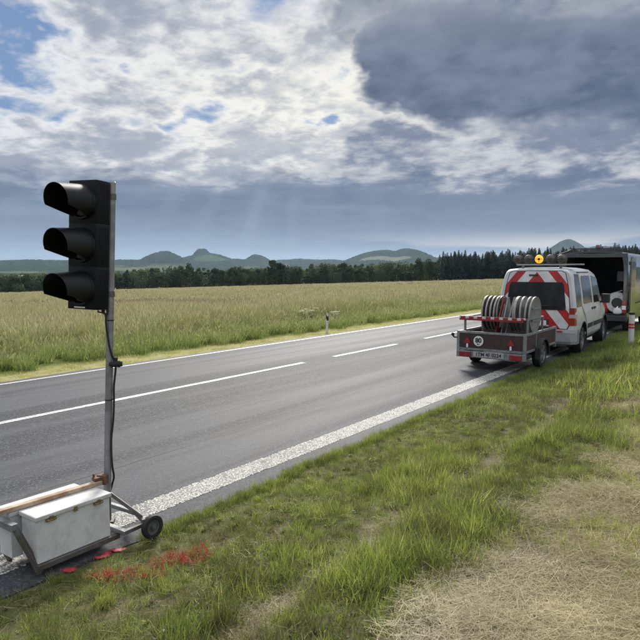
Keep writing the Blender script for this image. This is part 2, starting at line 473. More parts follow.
def asphalt():
    m = bpy.data.materials.new('asphalt'); m.use_nodes = True; X.tree = t = m.node_tree
    b = t.nodes['Principled BSDF']
    P = X(t.nodes.new('ShaderNodeNewGeometry').outputs['Position'])
    sp = t.nodes.new('ShaderNodeSeparateXYZ'); t.links.new(P.s, sp.inputs[0]); px, py, pz = (X(sp.outputs[i]) for i in range(3))
    vo = t.nodes.new('ShaderNodeTexVoronoi'); vo.inputs['Scale'].default_value = 75; t.links.new(P.s, vo.inputs['Vector'])
    cs = t.nodes.new('ShaderNodeSeparateColor'); t.links.new(vo.outputs['Color'], cs.inputs[0]); grain = X(cs.outputs[0])
    n1 = xnoise(P, 24, 6, .7); n2 = xnoise(P, .9, 5, .6)
    lane = xnoise(xvec(px * 1.6, py * .035, 0.0), 1.0, 4, .55)          # wear along the wheel tracks
    stain = xnoise(xvec(px * 2.2, py * .25, 5.0), 1.0, 6, .65)
    c = xmix(grain.step(.15, .95), (.020, .021, .025, 1), (.078, .081, .090, 1))
    c = xmix(n1.step(.35, .75) * .5, c, (.018, .019, .022, 1))
    c = xmix((grain - .0).step(.93, 1.0) * .35, c, (.26, .255, .24, 1))
    c = xmix(lane.step(.42, .58) * .6, c, (.085, .087, .094, 1))
    c = xmix(stain.step(.50, .70) * .5, c, (.018, .018, .021, 1))
    # fine lengthwise seam and a few wandering cracks
    wob = (xnoise(xvec(0.0, py * .8, 0.0), 1.0, 5, .6) - .5) * .16
    crack = 1.0 - X.m('ABSOLUTE', px + 5.05 + wob).step(.006, .022)
    c = xmix(crack * n2.step(.40, .55) * .75, c, (.02, .02, .022, 1))
    wob2 = (xnoise(xvec(3.0, py * .5, 0.0), 1.0, 6, .65) - .5) * .5
    crack2 = 1.0 - X.m('ABSOLUTE', px + 6.3 + wob2).step(.004, .016)
    c = xmix(crack2 * n2.step(.46, .60) * .6, c, (.02, .02, .022, 1))
    # dusty crumbling margin
    c = xmix((px + (n2 - .5) * .3).step(-3.78, -3.6) * .3, c, (.06, .055, .048, 1))
    t.links.new(c.s, b.inputs['Base Color'])
    rr = lane * -.20 + .84; t.links.new(rr.s, b.inputs['Roughness'])
    b.inputs['Specular IOR Level'].default_value = .20
    bn = t.nodes.new('ShaderNodeBump'); bn.inputs['Strength'].default_value = .75; bn.inputs['Distance'].default_value = .006
    h = grain * .6 + n1 * .6; t.links.new(h.s, bn.inputs['Height']); t.links.new(bn.outputs[0], b.inputs['Normal'])
    return m


def strip(name, x0, x1, y0, y1, dz, m, n=1, ny=40, rag=0.0):
    """a sheet lying on the cambered road"""
    xs = np.linspace(x0, x1, n + 1); ys = np.linspace(y0, y1, ny + 1); v = []; f = []
    for y in ys:
        for k, x in enumerate(xs):
            xx = x + (rag * (random.random() - .5) if rag and k in (0, n) else 0)
            v.append((xx, y, float(road_z(xx)) + dz))
    for j in range(ny):
        for i in range(n): f.append((j * (n + 1) + i, j * (n + 1) + i + 1, (j + 1) * (n + 1) + i + 1, (j + 1) * (n + 1) + i))
    me = bpy.data.meshes.new(name); me.from_pydata(v, [], f); me.materials.append(m)
    o = bpy.data.objects.new(name, me); COL.objects.link(o); return o


M_ASPH = asphalt()
xs_road = sorted(set(list(np.linspace(ELF, XC, 9)) + list(np.linspace(XC, ER, 9))))
ys_road = list(np.linspace(-60, 0, 20)) + list(np.linspace(.15, 30, 220)) + list(np.linspace(32, 600, 100))
v = []; f = []
for y in ys_road:
    for k, x in enumerate(xs_road):
        if k in (0, len(xs_road) - 1): x += (float(fbm(0 if k else 40, y, 2.0, 2)) - .5) * .22
        v.append((x, y, float(road_z(x))))
nx = len(xs_road)
for j in range(len(ys_road) - 1):
    for i in range(nx - 1): f.append((j * nx + i, j * nx + i + 1, (j + 1) * nx + i + 1, (j + 1) * nx + i))
for kx in (0, nx - 1):                                            # worn vertical edge of the tarmac
    b0 = len(v)
    for j, y in enumerate(ys_road): q = v[j * nx + kx]; v.append((q[0] + (.03 if kx else -.03), q[1], q[2] - .16))
    for j in range(len(ys_road) - 1): f.append((j * nx + kx, (j + 1) * nx + kx, b0 + j + 1, b0 + j))
me = bpy.data.meshes.new('road'); me.from_pydata(v, [], f); me.materials.append(M_ASPH)
o = bpy.data.objects.new('road', me); COL.objects.link(o); tag(o, 'straight two-lane grey asphalt road running across the view', 'road', kind='structure')

M_LINE = mat('worn white paint', (.58, .58, .56), .6, var=.6, scale=40, bump=.4, bscale=120)
tag(strip('far_edge_line', XL - .06, XL + .06, -60, 500, .004, M_LINE, ny=700, rag=.012), 'thin white line along the far edge of the road', 'road marking', kind='structure')
dash = [(-60, 9.75)] + [(10.83 + 4.36 * k, 13.6 + 4.36 * k) for k in range(60)]
cl = None
for y0, y1 in dash:
    d = strip('centre_line_dash', XC - .06, XC + .06, y0, y1, .004, M_LINE, ny=max(4, int((y1 - y0) / .3)), rag=.012)
    if cl is None: cl = empty('centre_line'); tag(cl, 'white centre line, solid at first and dashed further along', 'road marking', kind='structure')
    d.parent = cl

# near edge line: raised agglomerate marking made of small white lumps
M_LUMP = mat('agglomerate white marking', (.56, .54, .47), .75, col2=(.42, .405, .36), scale=40, bump=.3)
lumps = []
for k in range(5):
    mb = MB(); n = 8
    rad = [(.0070 + .0034 * random.random()) for _ in range(n)]
    ring = [(rad[i] * math.cos(i * 6.283 / n) * 1.15, rad[i] * math.sin(i * 6.283 / n), 0) for i in range(n)]
    top = [(x * .62, y * .62, .0014 + .0008 * random.random()) for x, y, _ in ring]
    mb.add(ring + top, [(i, (i + 1) % n, n + (i + 1) % n, n + i) for i in range(n)] + [tuple(range(n, 2 * n))])
    lumps.append(mb.mesh('lump', M_LUMP, True))
proto('lumps', lumps)
P_ = []
for y in np.arange(-1.2, 13.0, .0185):
    for x in np.arange(XR - .125, XR + .126, .0175):
        if random.random() < .93 - .38 * float(fbm(x, y, 7, 4, 2) > .60): P_.append((x + random.gauss(0, .0035), y + random.gauss(0, .0035) + .009 * (int(x * 100) % 2), 0))
P_ = np.array(P_); P_[:, 2] = road_z(P_[:, 0]) + .002
M_LUMP_BASE = mat('thin worn marking between the lumps', (.22, .215, .20), .8, col2=(.09, .09, .086), scale=35)
near_line = tag(empty('near_edge_line'), 'wide rough white line along the near edge of the road', 'road marking', kind='structure')
scatter('marking_lumps', P_, 'lumps', rng.uniform(.75, 1.3, len(P_)), np.zeros(len(P_)), tilt=.05, parent=near_line)
M_LUMP_FAR = mat('agglomerate white marking, distant', (.52, .50, .45), .7, col2=(.36, .35, .32), scale=60, bump=.5)
strip('marking_base', XR - .12, XR + .12, -1.2, 13.0, .0035, M_LUMP_BASE, n=2, ny=400, rag=.016).parent = near_line
strip('marking_strip', XR - .125, XR + .125, 13.0, 500, .005, M_LUMP_FAR, n=2, ny=900, rag=.02).parent = near_line

# ================================================================== hills
def hills():
    az = np.linspace(R(-48) - YAW, R(70) - YAW, 1500); ds = np.concatenate([np.linspace(2300, 7200, 90)])
    bumps = []   # (px, top y, distance, half width px, depth m, power)
    for px, ty, D, hw, dep, pw in [
            (40, 263, 4300, 120, 900, 1.0), (163, 254, 4000, 27, 380, 1.0), (130, 261, 4100, 45, 500, 1.0), (202, 251.5, 4600, 12, 230, 1.4), (206, 255, 4600, 36, 420, 1.0), (235, 260.5, 4400, 60, 500, 1),
            (257, 256, 4700, 18, 300, 1.1), (300, 260, 5200, 60, 600, 1.0), (330, 261, 4800, 40, 500, 1), (382, 252, 4300, 44, 420, 1.0), (408, 250.5, 4300, 34, 420, 1.0), (450, 258, 4500, 50, 500, 1),
            (567, 245.5, 5200, 26, 420, .8), (600, 252, 5200, 60, 500, 1.0), (500, 261, 5400, 60, 600, 1), (-60, 262, 4300, 70, 800, 1), (700, 258, 5400, 80, 700, 1), (850, 260, 5200, 120, 700, 1)]:
        d = heading_ray(px, 270); a = math.atan2(d.x, d.y)
        Dh = D; top = EYE + (270 - ty) / F * D * math.cos(math.atan((px - 320) / F)) ** -1 * math.cos(math.atan((px - 320) / F)) ** 0
        bumps.append((a, Dh, top + 22, hw / F * D, dep, pw))
    A, Dd = np.meshgrid(az, ds)
    Xw, Yw = np.sin(A) * Dd, np.cos(A) * Dd
    Z = np.zeros_like(A)
    for a, D, h, w, dep, pw in bumps:
        t = (A - a) * D / w; r = np.abs((Dd - D)) / dep
        q = np.sqrt(t * t + r * r)
        Z = np.maximum(Z, h * np.exp(-np.power(q, 2 * pw) * .75)) + .04 * h * np.exp(-q * q)
    Z += (fbm(Xw, Yw, .004, 2) - .5) * 16 * sstep(Z, 8, 40)
    Z += (fbm(Xw, Yw, .012, 6) - .5) * 14 * sstep(Z, 20, 60) + rng.uniform(0, 5.5, Z.shape) * sstep(Z, 20, 45)
    Z = Z - 22
    n, k = A.shape[1], A.shape[0]
    v = np.stack([Xw.ravel(), Yw.ravel(), Z.ravel()], 1)
    f = [(j * n + i, j * n + i + 1, (j + 1) * n + i + 1, (j + 1) * n + i) for j in range(k - 1) for i in range(n - 1)]
    m = bpy.data.materials.new('wooded hills'); m.use_nodes = True; X.tree = t = m.node_tree
    b = t.nodes['Principled BSDF']; b.inputs['Roughness'].default_value = 1; b.inputs['Specular IOR Level'].default_value = 0
    P = X(t.nodes.new('ShaderNodeNewGeometry').outputs['Position'])
    sp = t.nodes.new('ShaderNodeSeparateXYZ'); t.links.new(P.s, sp.inputs[0]); px_, py_, pz_ = (X(sp.outputs[i]) for i in range(3))
    n1 = xnoise(P, .012, 6, .65); n2 = xnoise(P, .0016, 4, .5)
    c = xmix(n1.step(.35, .65), (.010, .020, .010, 1), (.024, .038, .016, 1))
    open_ = n2.step(.56, .60) * (1.0 - pz_.step(18, 45))
    c = xmix(open_ * .9, c, xmix(n1.step(.4, .6), (.12, .125, .06, 1), (.07, .095, .04, 1)))
    def patch(px, py, D, wx, wd):
        d = heading_ray(px, 270); cx, cy_ = d.x / d.xy.length * D, d.y / d.xy.length * D
        ex = ((px_ - cx) * (d.y / d.xy.length) - (py_ - cy_) * (d.x / d.xy.length)) / wx
        ey = ((px_ - cx) * (d.x / d.xy.length) + (py_ - cy_) * (d.y / d.xy.length)) / wd
        return 1.0 - (ex * ex + ey * ey + (n1 - .5) * .5).step(.8, 1.05)
    c = xmix(patch(212, 260, 4300, 130, 100), c, (.05, .08, .03, 1))
    c = xmix(patch(385, 262, 3950, 170, 50), c, (.16, .16, .10, 1))
    c = xmix(patch(283, 262, 4300, 70, 50), c, (.14, .14, .08, 1))
    t.links.new(c.s, b.inputs['Base Color'])
    me = bpy.data.meshes.new('hills'); me.from_pydata(v.tolist(), [], f); me.materials.append(m)
    o = bpy.data.objects.new('hills', me); COL.objects.link(o); tag(o, 'row of low wooded hills with pale fields far beyond the trees', 'hills', kind='structure')


hills()

# ================================================================== trees
M_BARK = mat('bark', (.10, .08, .06), .95, var=.4, scale=3)
M_LEAF = leafy('broad leaves', [(0, (.034, .058, .020)), (.5, (.072, .105, .034)), (1, (.15, .175, .06))], trans=.3)
M_NEED = leafy('conifer needles', [(0, (.012, .026, .014)), (.5, (.024, .044, .02)), (1, (.045, .065, .028))], trans=.15)


def shade_attr(me, vals):
    a = me.attributes.new('shade', 'FLOAT', 'FACE'); a.data.foreach_set('value', np.asarray(vals, float))


def quads(c, nrm, sx, sy, ang):
    """arrays -> vertices of leaf-cluster quads"""
    n = len(c); nrm = nrm / np.linalg.norm(nrm, axis=1, keepdims=True)
    ref = np.tile([0., 0., 1.], (n, 1)); ref[np.abs(nrm[:, 2]) > .9] = [1., 0, 0]
    u = np.cross(nrm, ref); u /= np.linalg.norm(u, axis=1, keepdims=True); w = np.cross(nrm, u)
    ca, sa = np.cos(ang)[:, None], np.sin(ang)[:, None]; u, w = u * ca + w * sa, w * ca - u * sa
    sx, sy = sx[:, None], sy[:, None]
    return np.stack([c - u * sx, c - w * sy * .8, c + u * sx, c + w * sy], 1).reshape(-1, 3)


def tree_meshes(kind, seed):
    """returns trunk mesh, crown mesh for a tree one unit (10 m) tall"""
    g = np.random.default_rng(seed); H = 10.0; tr = MB()
    if kind == 'conifer':
        tr.tube([(0, 0, -.3), (0, 0, 5), (0, 0, 9.6)], [.16, .10, .02], 6)
        n = 1300; t = g.uniform(0, 1, n) ** .75; z = 1.0 + t * 9.0
        lay = np.floor(t * 15); rr = 2.1 * (1 - t) ** .8 * (.65 + .5 * np.modf(np.sin(lay * 12.9 + seed) * 437)[0] ** 2) + .1
        th = g.uniform(0, 6.283, n); r = rr * g.uniform(.25, 1, n) ** .5 * (1 + .25 * np.sin(th * 5 + lay * 2))
        c = np.stack([np.cos(th) * r, np.sin(th) * r, z - r * .28], 1)
        nr = np.stack([np.cos(th) * .5, np.sin(th) * .5, np.ones(n)], 1) + g.normal(0, .45, (n, 3))
        s = g.uniform(.16, .38, n) * (1.2 - .95 * t); v = quads(c, nr, s * 1.3, s * .8, g.uniform(0, 6.28, n)); m = M_NEED
    else:
        spread = {'round': (2.9, 2.6, 5.9, 3.7), 'tall': (1.9, 1.9, 5.6, 4.3), 'bush': (4.3, 4.0, 4.6, 4.9), 'poplar': (1.7, 1.6, 5.2, 4.6)}[kind]
        th0 = .22 if kind != 'bush' else .3
        tr.tube([(0, 0, -.3), (.1, 0, 2.2), (.05, .1, 5), (0, 0, 8.0)], [th0 * 1.3, th0, th0 * .6, .04], 7)
        for k in range(6):
            a = k * 1.05 + g.uniform(0, .6); z = g.uniform(2.2, 5); L = spread[0] * .75
            tr.tube([(.06, .03, z), (math.cos(a) * L * .5, math.sin(a) * L * .5, z + 1.0), (math.cos(a) * L, math.sin(a) * L, z + 2.0)], [.11, .07, .02], 5)
        nl = 26 if kind != 'poplar' else 46; cen = g.normal(0, 1, (nl, 3)); cen /= np.linalg.norm(cen, axis=1, keepdims=True); cen *= g.uniform(.35, .95, (nl, 1)) ** .6
        cen[:, 2] = cen[:, 2] * (1 - .0) ; cen *= [spread[0], spread[1], spread[3]]; cen[:, 2] += spread[2]
        n = 1500 if kind != 'poplar' else 2600; li = g.integers(0, nl, n); d = g.normal(0, 1, (n, 3)); d /= np.linalg.norm(d, axis=1, keepdims=True)
        R_ = (spread[0] * g.uniform(.26, .46, nl))[li][:, None]
        c = cen[li] + d * R_ * g.uniform(.55, 1.08, (n, 1)); c[:, 2] = np.clip(c[:, 2], .5 if kind == 'bush' else 1.0, 10.2)
        s = g.uniform(.16, .36, n); v = quads(c, d + g.normal(0, .6, (n, 3)), s, s, g.uniform(0, 6.28, n)); m = M_LEAF
    nq = len(v) // 4
    cm = bpy.data.meshes.new('crown'); cm.from_pydata(v.tolist(), [], [(4 * i, 4 * i + 1, 4 * i + 2, 4 * i + 3) for i in range(nq)]); cm.materials.append(m)
    shade_attr(cm, g.uniform(.2, .8, nq))
    return tr.mesh('trunk', M_BARK, True), cm


TREE = {}
for kind, ns in (('round', 4), ('tall', 3), ('bush', 2), ('poplar', 1), ('conifer', 5)):
    TREE[kind] = [tree_meshes(kind, 10 * len(TREE) + k) for k in range(ns)]


def joined(tm):
    a, c = tm; me = bpy.data.meshes.new('tree'); bm = bmesh.new(); bm.from_mesh(a)
    n0 = len(bm.faces); bm.from_mesh(c); bm.faces.ensure_lookup_table()
    for i, fc in enumerate(bm.faces): fc.material_index = 0 if i < n0 else 1
    bm.to_mesh(me); bm.free(); me.materials.append(M_BARK); me.materials.append(c.materials[0]); return me


proto('broad_trees', [joined(t) for k in ('round', 'tall', 'bush') for t in TREE[k]])
proto('conifers', [joined(t) for t in TREE['conifer']])


def at_px(px, D):
    d = heading_ray(px, 270); k = D / d.xy.length; x, y = d.x * k, d.y * k
    return x, y, float(ground_z(x, y))


def edge_dist(px): return float(np.interp(px, [-150, 0, 320, 440, 520, 700], [330, 330, 325, 310, 300, 300]))


def tree(name, kind, px, D, h, w, label, group=None, k=None):
    x, y, z = at_px(px, D); e = empty(name, (x, y, z - .1), random.uniform(0, 6.28)); e.scale = (w / 10, w / 10, h / 10)
    tm = TREE[kind][random.randrange(len(TREE[kind])) if k is None else k]
    for nm, m in zip(('trunk', 'crown'), tm):
        o = bpy.data.objects.new(nm, m); COL.objects.link(o); o.parent = e
    tag(e, label, 'tree', group); return e


# trees that can be told apart along the far edge of the field
tree('poplar_tree', 'poplar', 271.5, 312, 15.5, 15, 'taller of the two slim trees rising side by side above the far wood')
tree('poplar_tree', 'poplar', 279.5, 316, 14.0, 15, 'shorter of the two slim trees rising side by side above the far wood')
tree('round_bush', 'bush', 18.5, 300, 5.2, 6.2, 'rounded dark bush standing out before the wood, left of the signal')
tree('round_tree', 'round', 182, 318, 12.5, 13, 'tall broad tree just right of the signal pole, at the wood edge')
tree('round_tree', 'round', 232, 322, 11.5, 13, 'broad crowned tree at the wood edge under the middle hill')
tree('round_bush', 'bush', 139, 312, 6.0, 7.5, 'pale green rounded bush at the field edge just right of the pole')
tree('round_tree', 'round', 361, 305, 9.5, 13, 'rounded tree at the wood edge below the broad hill')
tree('round_bush', 'bush', 336, 318, 8.0, 8.0, 'bushy tree at the field edge above the white delineator post')
tree('round_tree', 'round', 429, 303, 12.5, 9, 'last broadleaved tree before the dark conifer wood begins')
for i, px in enumerate(np.arange(-36, 438, 8.6)):
    px = px + random.uniform(-2.5, 2.5); D = edge_dist(px) + random.uniform(4, 22)
    tree('broadleaved_tree', random.choice(['round', 'round', 'tall', 'round', 'bush']), px, D, random.choice([7, 8.5, 10, 11, 12.5, 13.5]) * random.uniform(.92, 1.08), random.uniform(8.5, 13),
         'broadleaved tree among many along the far edge of the field', 'broadleaved trees along the far field edge')
for i, px in enumerate(np.arange(441, 640, 3.4)):
    px = px + random.uniform(-1.0, 1.0); D = 300 + random.uniform(0, 10)
    tree('conifer_tree', 'conifer', px, D, random.choice([11.5, 12.6, 13.4, 14, 14.4]) * random.uniform(.96, 1.04) if px > 446 else 11, random.uniform(11, 15),
         'dark conifer in the close row at the wood edge beyond the field', 'conifers along the wood edge')
pts = []; hh = []
for _ in range(1500):
    px = random.uniform(-160, 445); D = edge_dist(px) + 18 + random.random() ** 1.5 * 700
    pts.append(at_px(px, D)); hh.append(random.uniform(.82, 1.3) * (1 + (D - 330) / 2200) * (.90 if px < 130 else 1))
hh = np.array(hh); pts = np.array(pts)
scatter('woodland', pts, 'broad_trees', np.stack([hh * 1.15, hh * 1.15, hh], 1), rng.uniform(.15, .75, len(pts)), tilt=.03, label='mass of broadleaved woodland behind the field edge', cat='woodland')
pts = np.array([at_px(px, 308 + random.random() * 160) for px in rng.uniform(438, 790, 1300)]); hh = rng.uniform(1.15, 1.6, len(pts))
scatter('conifer_woodland', pts, 'conifers', np.stack([hh * 1.0, hh * 1.0, hh], 1), rng.uniform(.2, .7, len(pts)), tilt=.02, label='dense dark conifer woodland behind the front row of conifers', cat='woodland')

# ================================================================== grass
G_FRESH = leafy('verge grass blades', [(0, (.10, .085, .035)), (.2, (.13, .165, .032)), (.5, (.235, .295, .052)), (.8, (.34, .37, .085)), (1, (.48, .42, .20))], trans=.5)
G_STRAW = leafy('dry straw', [(0, (.18, .14, .07)), (.5, (.37, .31, .165)), (1, (.58, .51, .31))], trans=.25, rnd=.5)
G_RED = leafy('grass sprayed red', [(0, (.34, .035, .03)), (.4, (.42, .08, .05)), (.7, (.30, .14, .06)), (1, (.22, .22, .06))], trans=.3, rnd=.9)
G_TALL = leafy('field grass blades', [(0, (.14, .20, .045)), (.4, (.215, .26, .07)), (.7, (.30, .295, .12)), (1, (.40, .36, .185))], trans=.5)
G_HEAD = leafy('field grass seed heads', [(0, (.27, .29, .125)), (.45, (.38, .36, .195)), (.8, (.45, .405, .25)), (1, (.25, .19, .13))], trans=.4)
G_WHITE = leafy('white umbel flowers', [(0, (.60, .62, .42)), (1, (.75, .75, .62))], trans=.4)


def clump(name, n, rad, hmin, hmax, w, lean, mats, seed, heads=0.0, flat=False, segs=3, flower=False):
    g = np.random.default_rng(seed); V = []; Fc = []; MI = []; SH = []
    for i in range(n):
        a = g.uniform(0, 6.283); r = rad * math.sqrt(g.uniform(0, 1)); bx, by = r * math.cos(a), r * math.sin(a)
        h = g.uniform(hmin, hmax); ld = g.uniform(0, 6.283); le = abs(g.normal(0, lean)) + .05
        fa = ld + 1.57 + g.normal(0, .5); wx, wy = math.cos(fa), math.sin(fa); ww = w * g.uniform(.6, 1.3); sh = g.uniform(0, 1)
        p = Vector((bx, by, -.01 if not flat else g.uniform(0, .035))); pit = 1.35 - le * .5 if not flat else g.normal(.03, .11)
        dp = le * .9 if not flat else g.normal(0, .25); b0 = len(V); L = h / segs
        for k in range(segs + 1):
            q = ww * (1 - (k / segs) ** 1.6) if not flat else ww * .5
            if k < segs or flat: V += [(p.x - wx * q, p.y - wy * q, p.z), (p.x + wx * q, p.y + wy * q, p.z)]
            else: V.append(tuple(p))
            pp = pit - dp * (k / segs) * 1.4
            p = p + Vector((math.cos(ld) * math.cos(pp) * L, math.sin(ld) * math.cos(pp) * L, math.sin(pp) * L))
            if flat: ld += g.normal(0, .2); wx, wy = math.cos(ld + 1.57), math.sin(ld + 1.57)
        for k in range(segs):
            if k < segs - 1 or flat: Fc.append((b0 + 2 * k, b0 + 2 * k + 1, b0 + 2 * k + 3, b0 + 2 * k + 2))
            else: Fc.append((b0 + 2 * k, b0 + 2 * k + 1, b0 + 2 * k + 2))
            MI.append(0); SH.append(sh)
        if heads and g.uniform() < heads:
            t = Vector(V[-1]); hl = h * g.uniform(.14, .24); hw = w * g.uniform(1.2, 2.4); dd = Vector((math.cos(ld) * .35, math.sin(ld) * .35, .9))
            for q in (0, 1.57):
                b0 = len(V); ux, uy = math.cos(fa + q) * hw, math.sin(fa + q) * hw; m_ = t - dd * hl * .35; e_ = t + dd * hl * .5; s_ = t - dd * hl * .8
                V += [tuple(s_), (m_.x + ux, m_.y + uy, m_.z), tuple(e_), (m_.x - ux, m_.y - uy, m_.z)]; Fc.append((b0, b0 + 1, b0 + 2, b0 + 3)); MI.append(1); SH.append(sh)
    me = bpy.data.meshes.new(name); me.from_pydata([tuple(v) for v in V], [], Fc)
    for m in mats: me.materials.append(m)
    me.polygons.foreach_set('material_index', MI); shade_attr(me, SH); return me


proto('verge_clumps', [clump('c', 46, .085, .05, .15, .0020, .55, [G_FRESH], k) for k in range(4)] + [clump('c', 40, .085, .08, .22, .0021, .45, [G_FRESH], 20 + k) for k in range(3)]
      + [clump('c', 34, .09, .025, .065, .0062, 1.0, [G_FRESH], 30 + k, segs=3) for k in range(4)])
proto('weed_rosettes', [clump('c', 11, .03, .04, .085, .011, 1.1, [G_FRESH], 35 + k, segs=3) for k in range(3)])
proto('verge_far', [clump('c', 60, .22, .07, .22, .0048, .5, [G_FRESH], 40 + k) for k in range(4)])
proto('straw_mat', [clump('c', 95, .15, .035, .14, .0014, .1, [G_STRAW], 50 + k, flat=True, segs=3) for k in range(6)])
proto('dry_loose', [clump('c', 12, .28, .06, .18, .0014, .1, [G_STRAW], 55 + k, flat=True, segs=3) for k in range(4)])
proto('straw_far', [clump('c', 60, .30, .15, .45, .006, .1, [G_STRAW], 60 + k, flat=True, segs=3) for k in range(4)])
proto('red_clumps', [clump('c', 9, .03, .035, .085, .0024, .7, [G_RED], 70 + k) for k in range(3)])
proto('field_near', [clump('c', 62, .22, .30, .85, .0050, .32, [G_TALL, G_HEAD], 80 + k, heads=.75, segs=3) for k in range(5)])
proto('field_green', [clump('c', 70, .20, .22, .55, .0052, .4, [G_TALL, G_HEAD], 90 + k, heads=.15, segs=3) for k in range(4)])
proto('field_mid', [clump('c', 90, .65, .35, .85, .014, .32, [G_TALL, G_HEAD], 100 + k, heads=.9, segs=2) for k in range(4)])
proto('field_far', [clump('c', 120, 2.0, .45, .85, .045, .3, [G_TALL, G_HEAD], 110 + k, heads=1.0, segs=2) for k in range(4)])


def in_view(x, y, m=.22):
    c, s = math.cos(YAW), math.sin(YAW); r = x * c + y * s; f_ = -x * s + y * c
    return (f_ > .3) & (np.abs(r) < f_ * (320 / F + m) + 1.4)


def zone(x0, x1, y0, y1, dens):
    n = int((x1 - x0) * (y1 - y0) * dens); x = rng.uniform(x0, x1, n); y = rng.uniform(y0, y1, n); k = in_view(x, y); return x[k], y[k]


def hay_edge(x, y): return x + (fbm(x, y, .9, 21) - .5) * 1.3 + (fbm(x, y, 4, 22) - .5) * .35


def verge(y0, y1, dens, x0, x1, coll, name, smin, smax, label):
    x, y = zone(x0, x1, y0, y1, dens)
    rag = ER + .02 + (fbm(x * 0, y, 2.0, 2) - .5) * .25
    k = x > rag - .13 + .14 * rng.uniform(0, 1, len(x)) ** .6
    hay = sstep(hay_edge(x, y), -1.55, -.95); trk = np.exp(-((x + 2.05 + (fbm(x, y, 1.5, 33) - .5) * .4) / .10) ** 2) * sstep(fbm(x, y, .8, 41), .22, .42)
    k &= rng.uniform(0, 1, len(x)) > hay * (.45 + .70 * fbm(x, y, 1.4, 91))
    k &= ~((y > 1.7) & (y < 2.75) & (x < -3.545 - .03 * rng.uniform(0, 1, len(x))))
    k &= rng.uniform(0, 1, len(x)) > trk * .85
    k &= rng.uniform(0, 1, len(x)) < .72 + .4 * sstep(fbm(x, y, 1.6, 6), .25, .5)
    x, y, hay, trk = x[k], y[k], hay[k], trk[k]
    lush = fbm(x, y, 1.1, 12); near_road = np.exp(-(x - ER) / .8)
    tint = .22 + .75 * (lush - .38) - .16 * sstep(fbm(x, y, 2.2, 77), .50, .66) + .19 * rng.normal(0, 1, len(x)) + .25 * trk + .12 * hay - .06 * near_road
    tall = .50 + .55 * sstep(lush, .42, .62) * sstep(x, -3.3, -2.4) + .25 * np.exp(-((x + 1.75) / .35) ** 2)
    s = rng.uniform(smin, smax, len(x)) * tall * (1 - .25 * hay)
    return scatter(name, np.stack([x, y, np.where(x < ER + .02, road_z(x) - .004, ground_z(x, y) - .005)], 1), coll, s, np.clip(tint, 0, 1), tilt=.16, label=label, cat='grass')


verge(.6, 7.5, 430, -3.75, 3.2, 'verge_clumps', 'verge_grass', .75, 1.15, 'uneven green grass on the near verge in the foreground')
verge(7.5, 26, 95, -3.75, 9, 'verge_far', 'verge_grass', .8, 1.2, 'green grass on the verge further along beside the vans')
verge(26, 70, 20, -3.75, 20, 'verge_far', 'verge_grass', 1.2, 2.0, 'distant grass on the verge beyond the dark van')
# cut straw lying on the near verge
x, y = zone(-2.0, 4.0, .6, 9.5, 230); k = rng.uniform(0, 1, len(x)) < sstep(hay_edge(x, y), -1.5, -1.05) * (.42 + .58 * sstep(fbm(x, y, 1.4, 91) + .5 * (fbm(x, y, 5, 10) - .5), .32, .56)); x, y = x[k], y[k]
scatter('cut_straw', np.stack([x, y, ground_z(x, y) + rng.uniform(0, .03, len(x))], 1), 'straw_mat', rng.uniform(.7, 1.25, len(x)), np.clip(.05 + .75 * fbm(x, y, 2.2, 15) + rng.normal(0, .15, len(x)), 0, 1), tilt=.05, label='pale cut straw strewn over the verge, lower right', cat='straw')
x, y = zone(-2.0, 14.0, 9.0, 40, 30); k = rng.uniform(0, 1, len(x)) < sstep(hay_edge(x, y), -1.5, -.9) * .85; x, y = x[k], y[k]
scatter('cut_straw', np.stack([x, y, ground_z(x, y) + rng.uniform(0, .04, len(x))], 1), 'straw_far', rng.uniform(.7, 1.3, len(x)), np.clip(.3 + .5 * fbm(x, y, .6, 15), 0, 1), tilt=.1, label='thin cut straw on the verge further along', cat='straw')
# dry strip where a wheel has run
x, y = zone(-2.45, -1.65, .6, 12, 230); g_ = np.exp(-((x + 2.05 + (fbm(x, y, 1.5, 33) - .5) * .4) / .11) ** 2) * sstep(fbm(x, y, .8, 41), .20, .40)
k = rng.uniform(0, 1, len(x)) < g_; x, y = x[k], y[k]
scatter('dry_strip', np.stack([x, y, ground_z(x, y) + .005], 1), 'straw_mat', rng.uniform(.35, .75, len(x)), rng.uniform(.2, .75, len(x)), tilt=.2, label='narrow strip of dry flattened grass running along the verge', cat='grass')
# loose dry stems in the green
x, y = zone(-3.4, -1.0, .6, 9, 16)
scatter('dry_stems', np.stack([x, y, ground_z(x, y) + .03], 1), 'dry_loose', rng.uniform(.5, .9, len(x)), rng.uniform(.2, .8, len(x)), tilt=.10, label='loose dry stems scattered through the green verge', cat='grass')

x, y = zone(-3.5, -1.2, .6, 9, 26)
scatter('low_weeds', np.stack([x, y, ground_z(x, y) + .01], 1), 'weed_rosettes', rng.uniform(.4, .85, len(x)), np.clip(.28 + .14 * rng.normal(0, 1, len(x)), 0, 1), tilt=.2, label='low broad-leaved weeds dotted through the verge grass', cat='weeds')
# grass creeping over the crumbling edge of the tarmac
y = rng.uniform(.6, 13, 2200); x = ER + (fbm(y * 0, y, 2.0, 2) - .5) * .22 + rng.normal(.02, .03, len(y)); k = in_view(x, y) & ~((y > 1.7) & (y < 2.75) & (x < -3.55)); x, y = x[k], y[k]
scatter('edge_grass', np.stack([x, y, np.maximum(road_z(x), ground_z(x, y)) - .012], 1), 'verge_clumps', rng.uniform(.35, .7, len(x)), np.clip(.3 + .5 * (fbm(x, y, 1.5, 4) - .4) + rng.normal(0, .1, len(x)), 0, 1), tilt=.3, label='short grass creeping over the near edge of the asphalt', cat='grass')
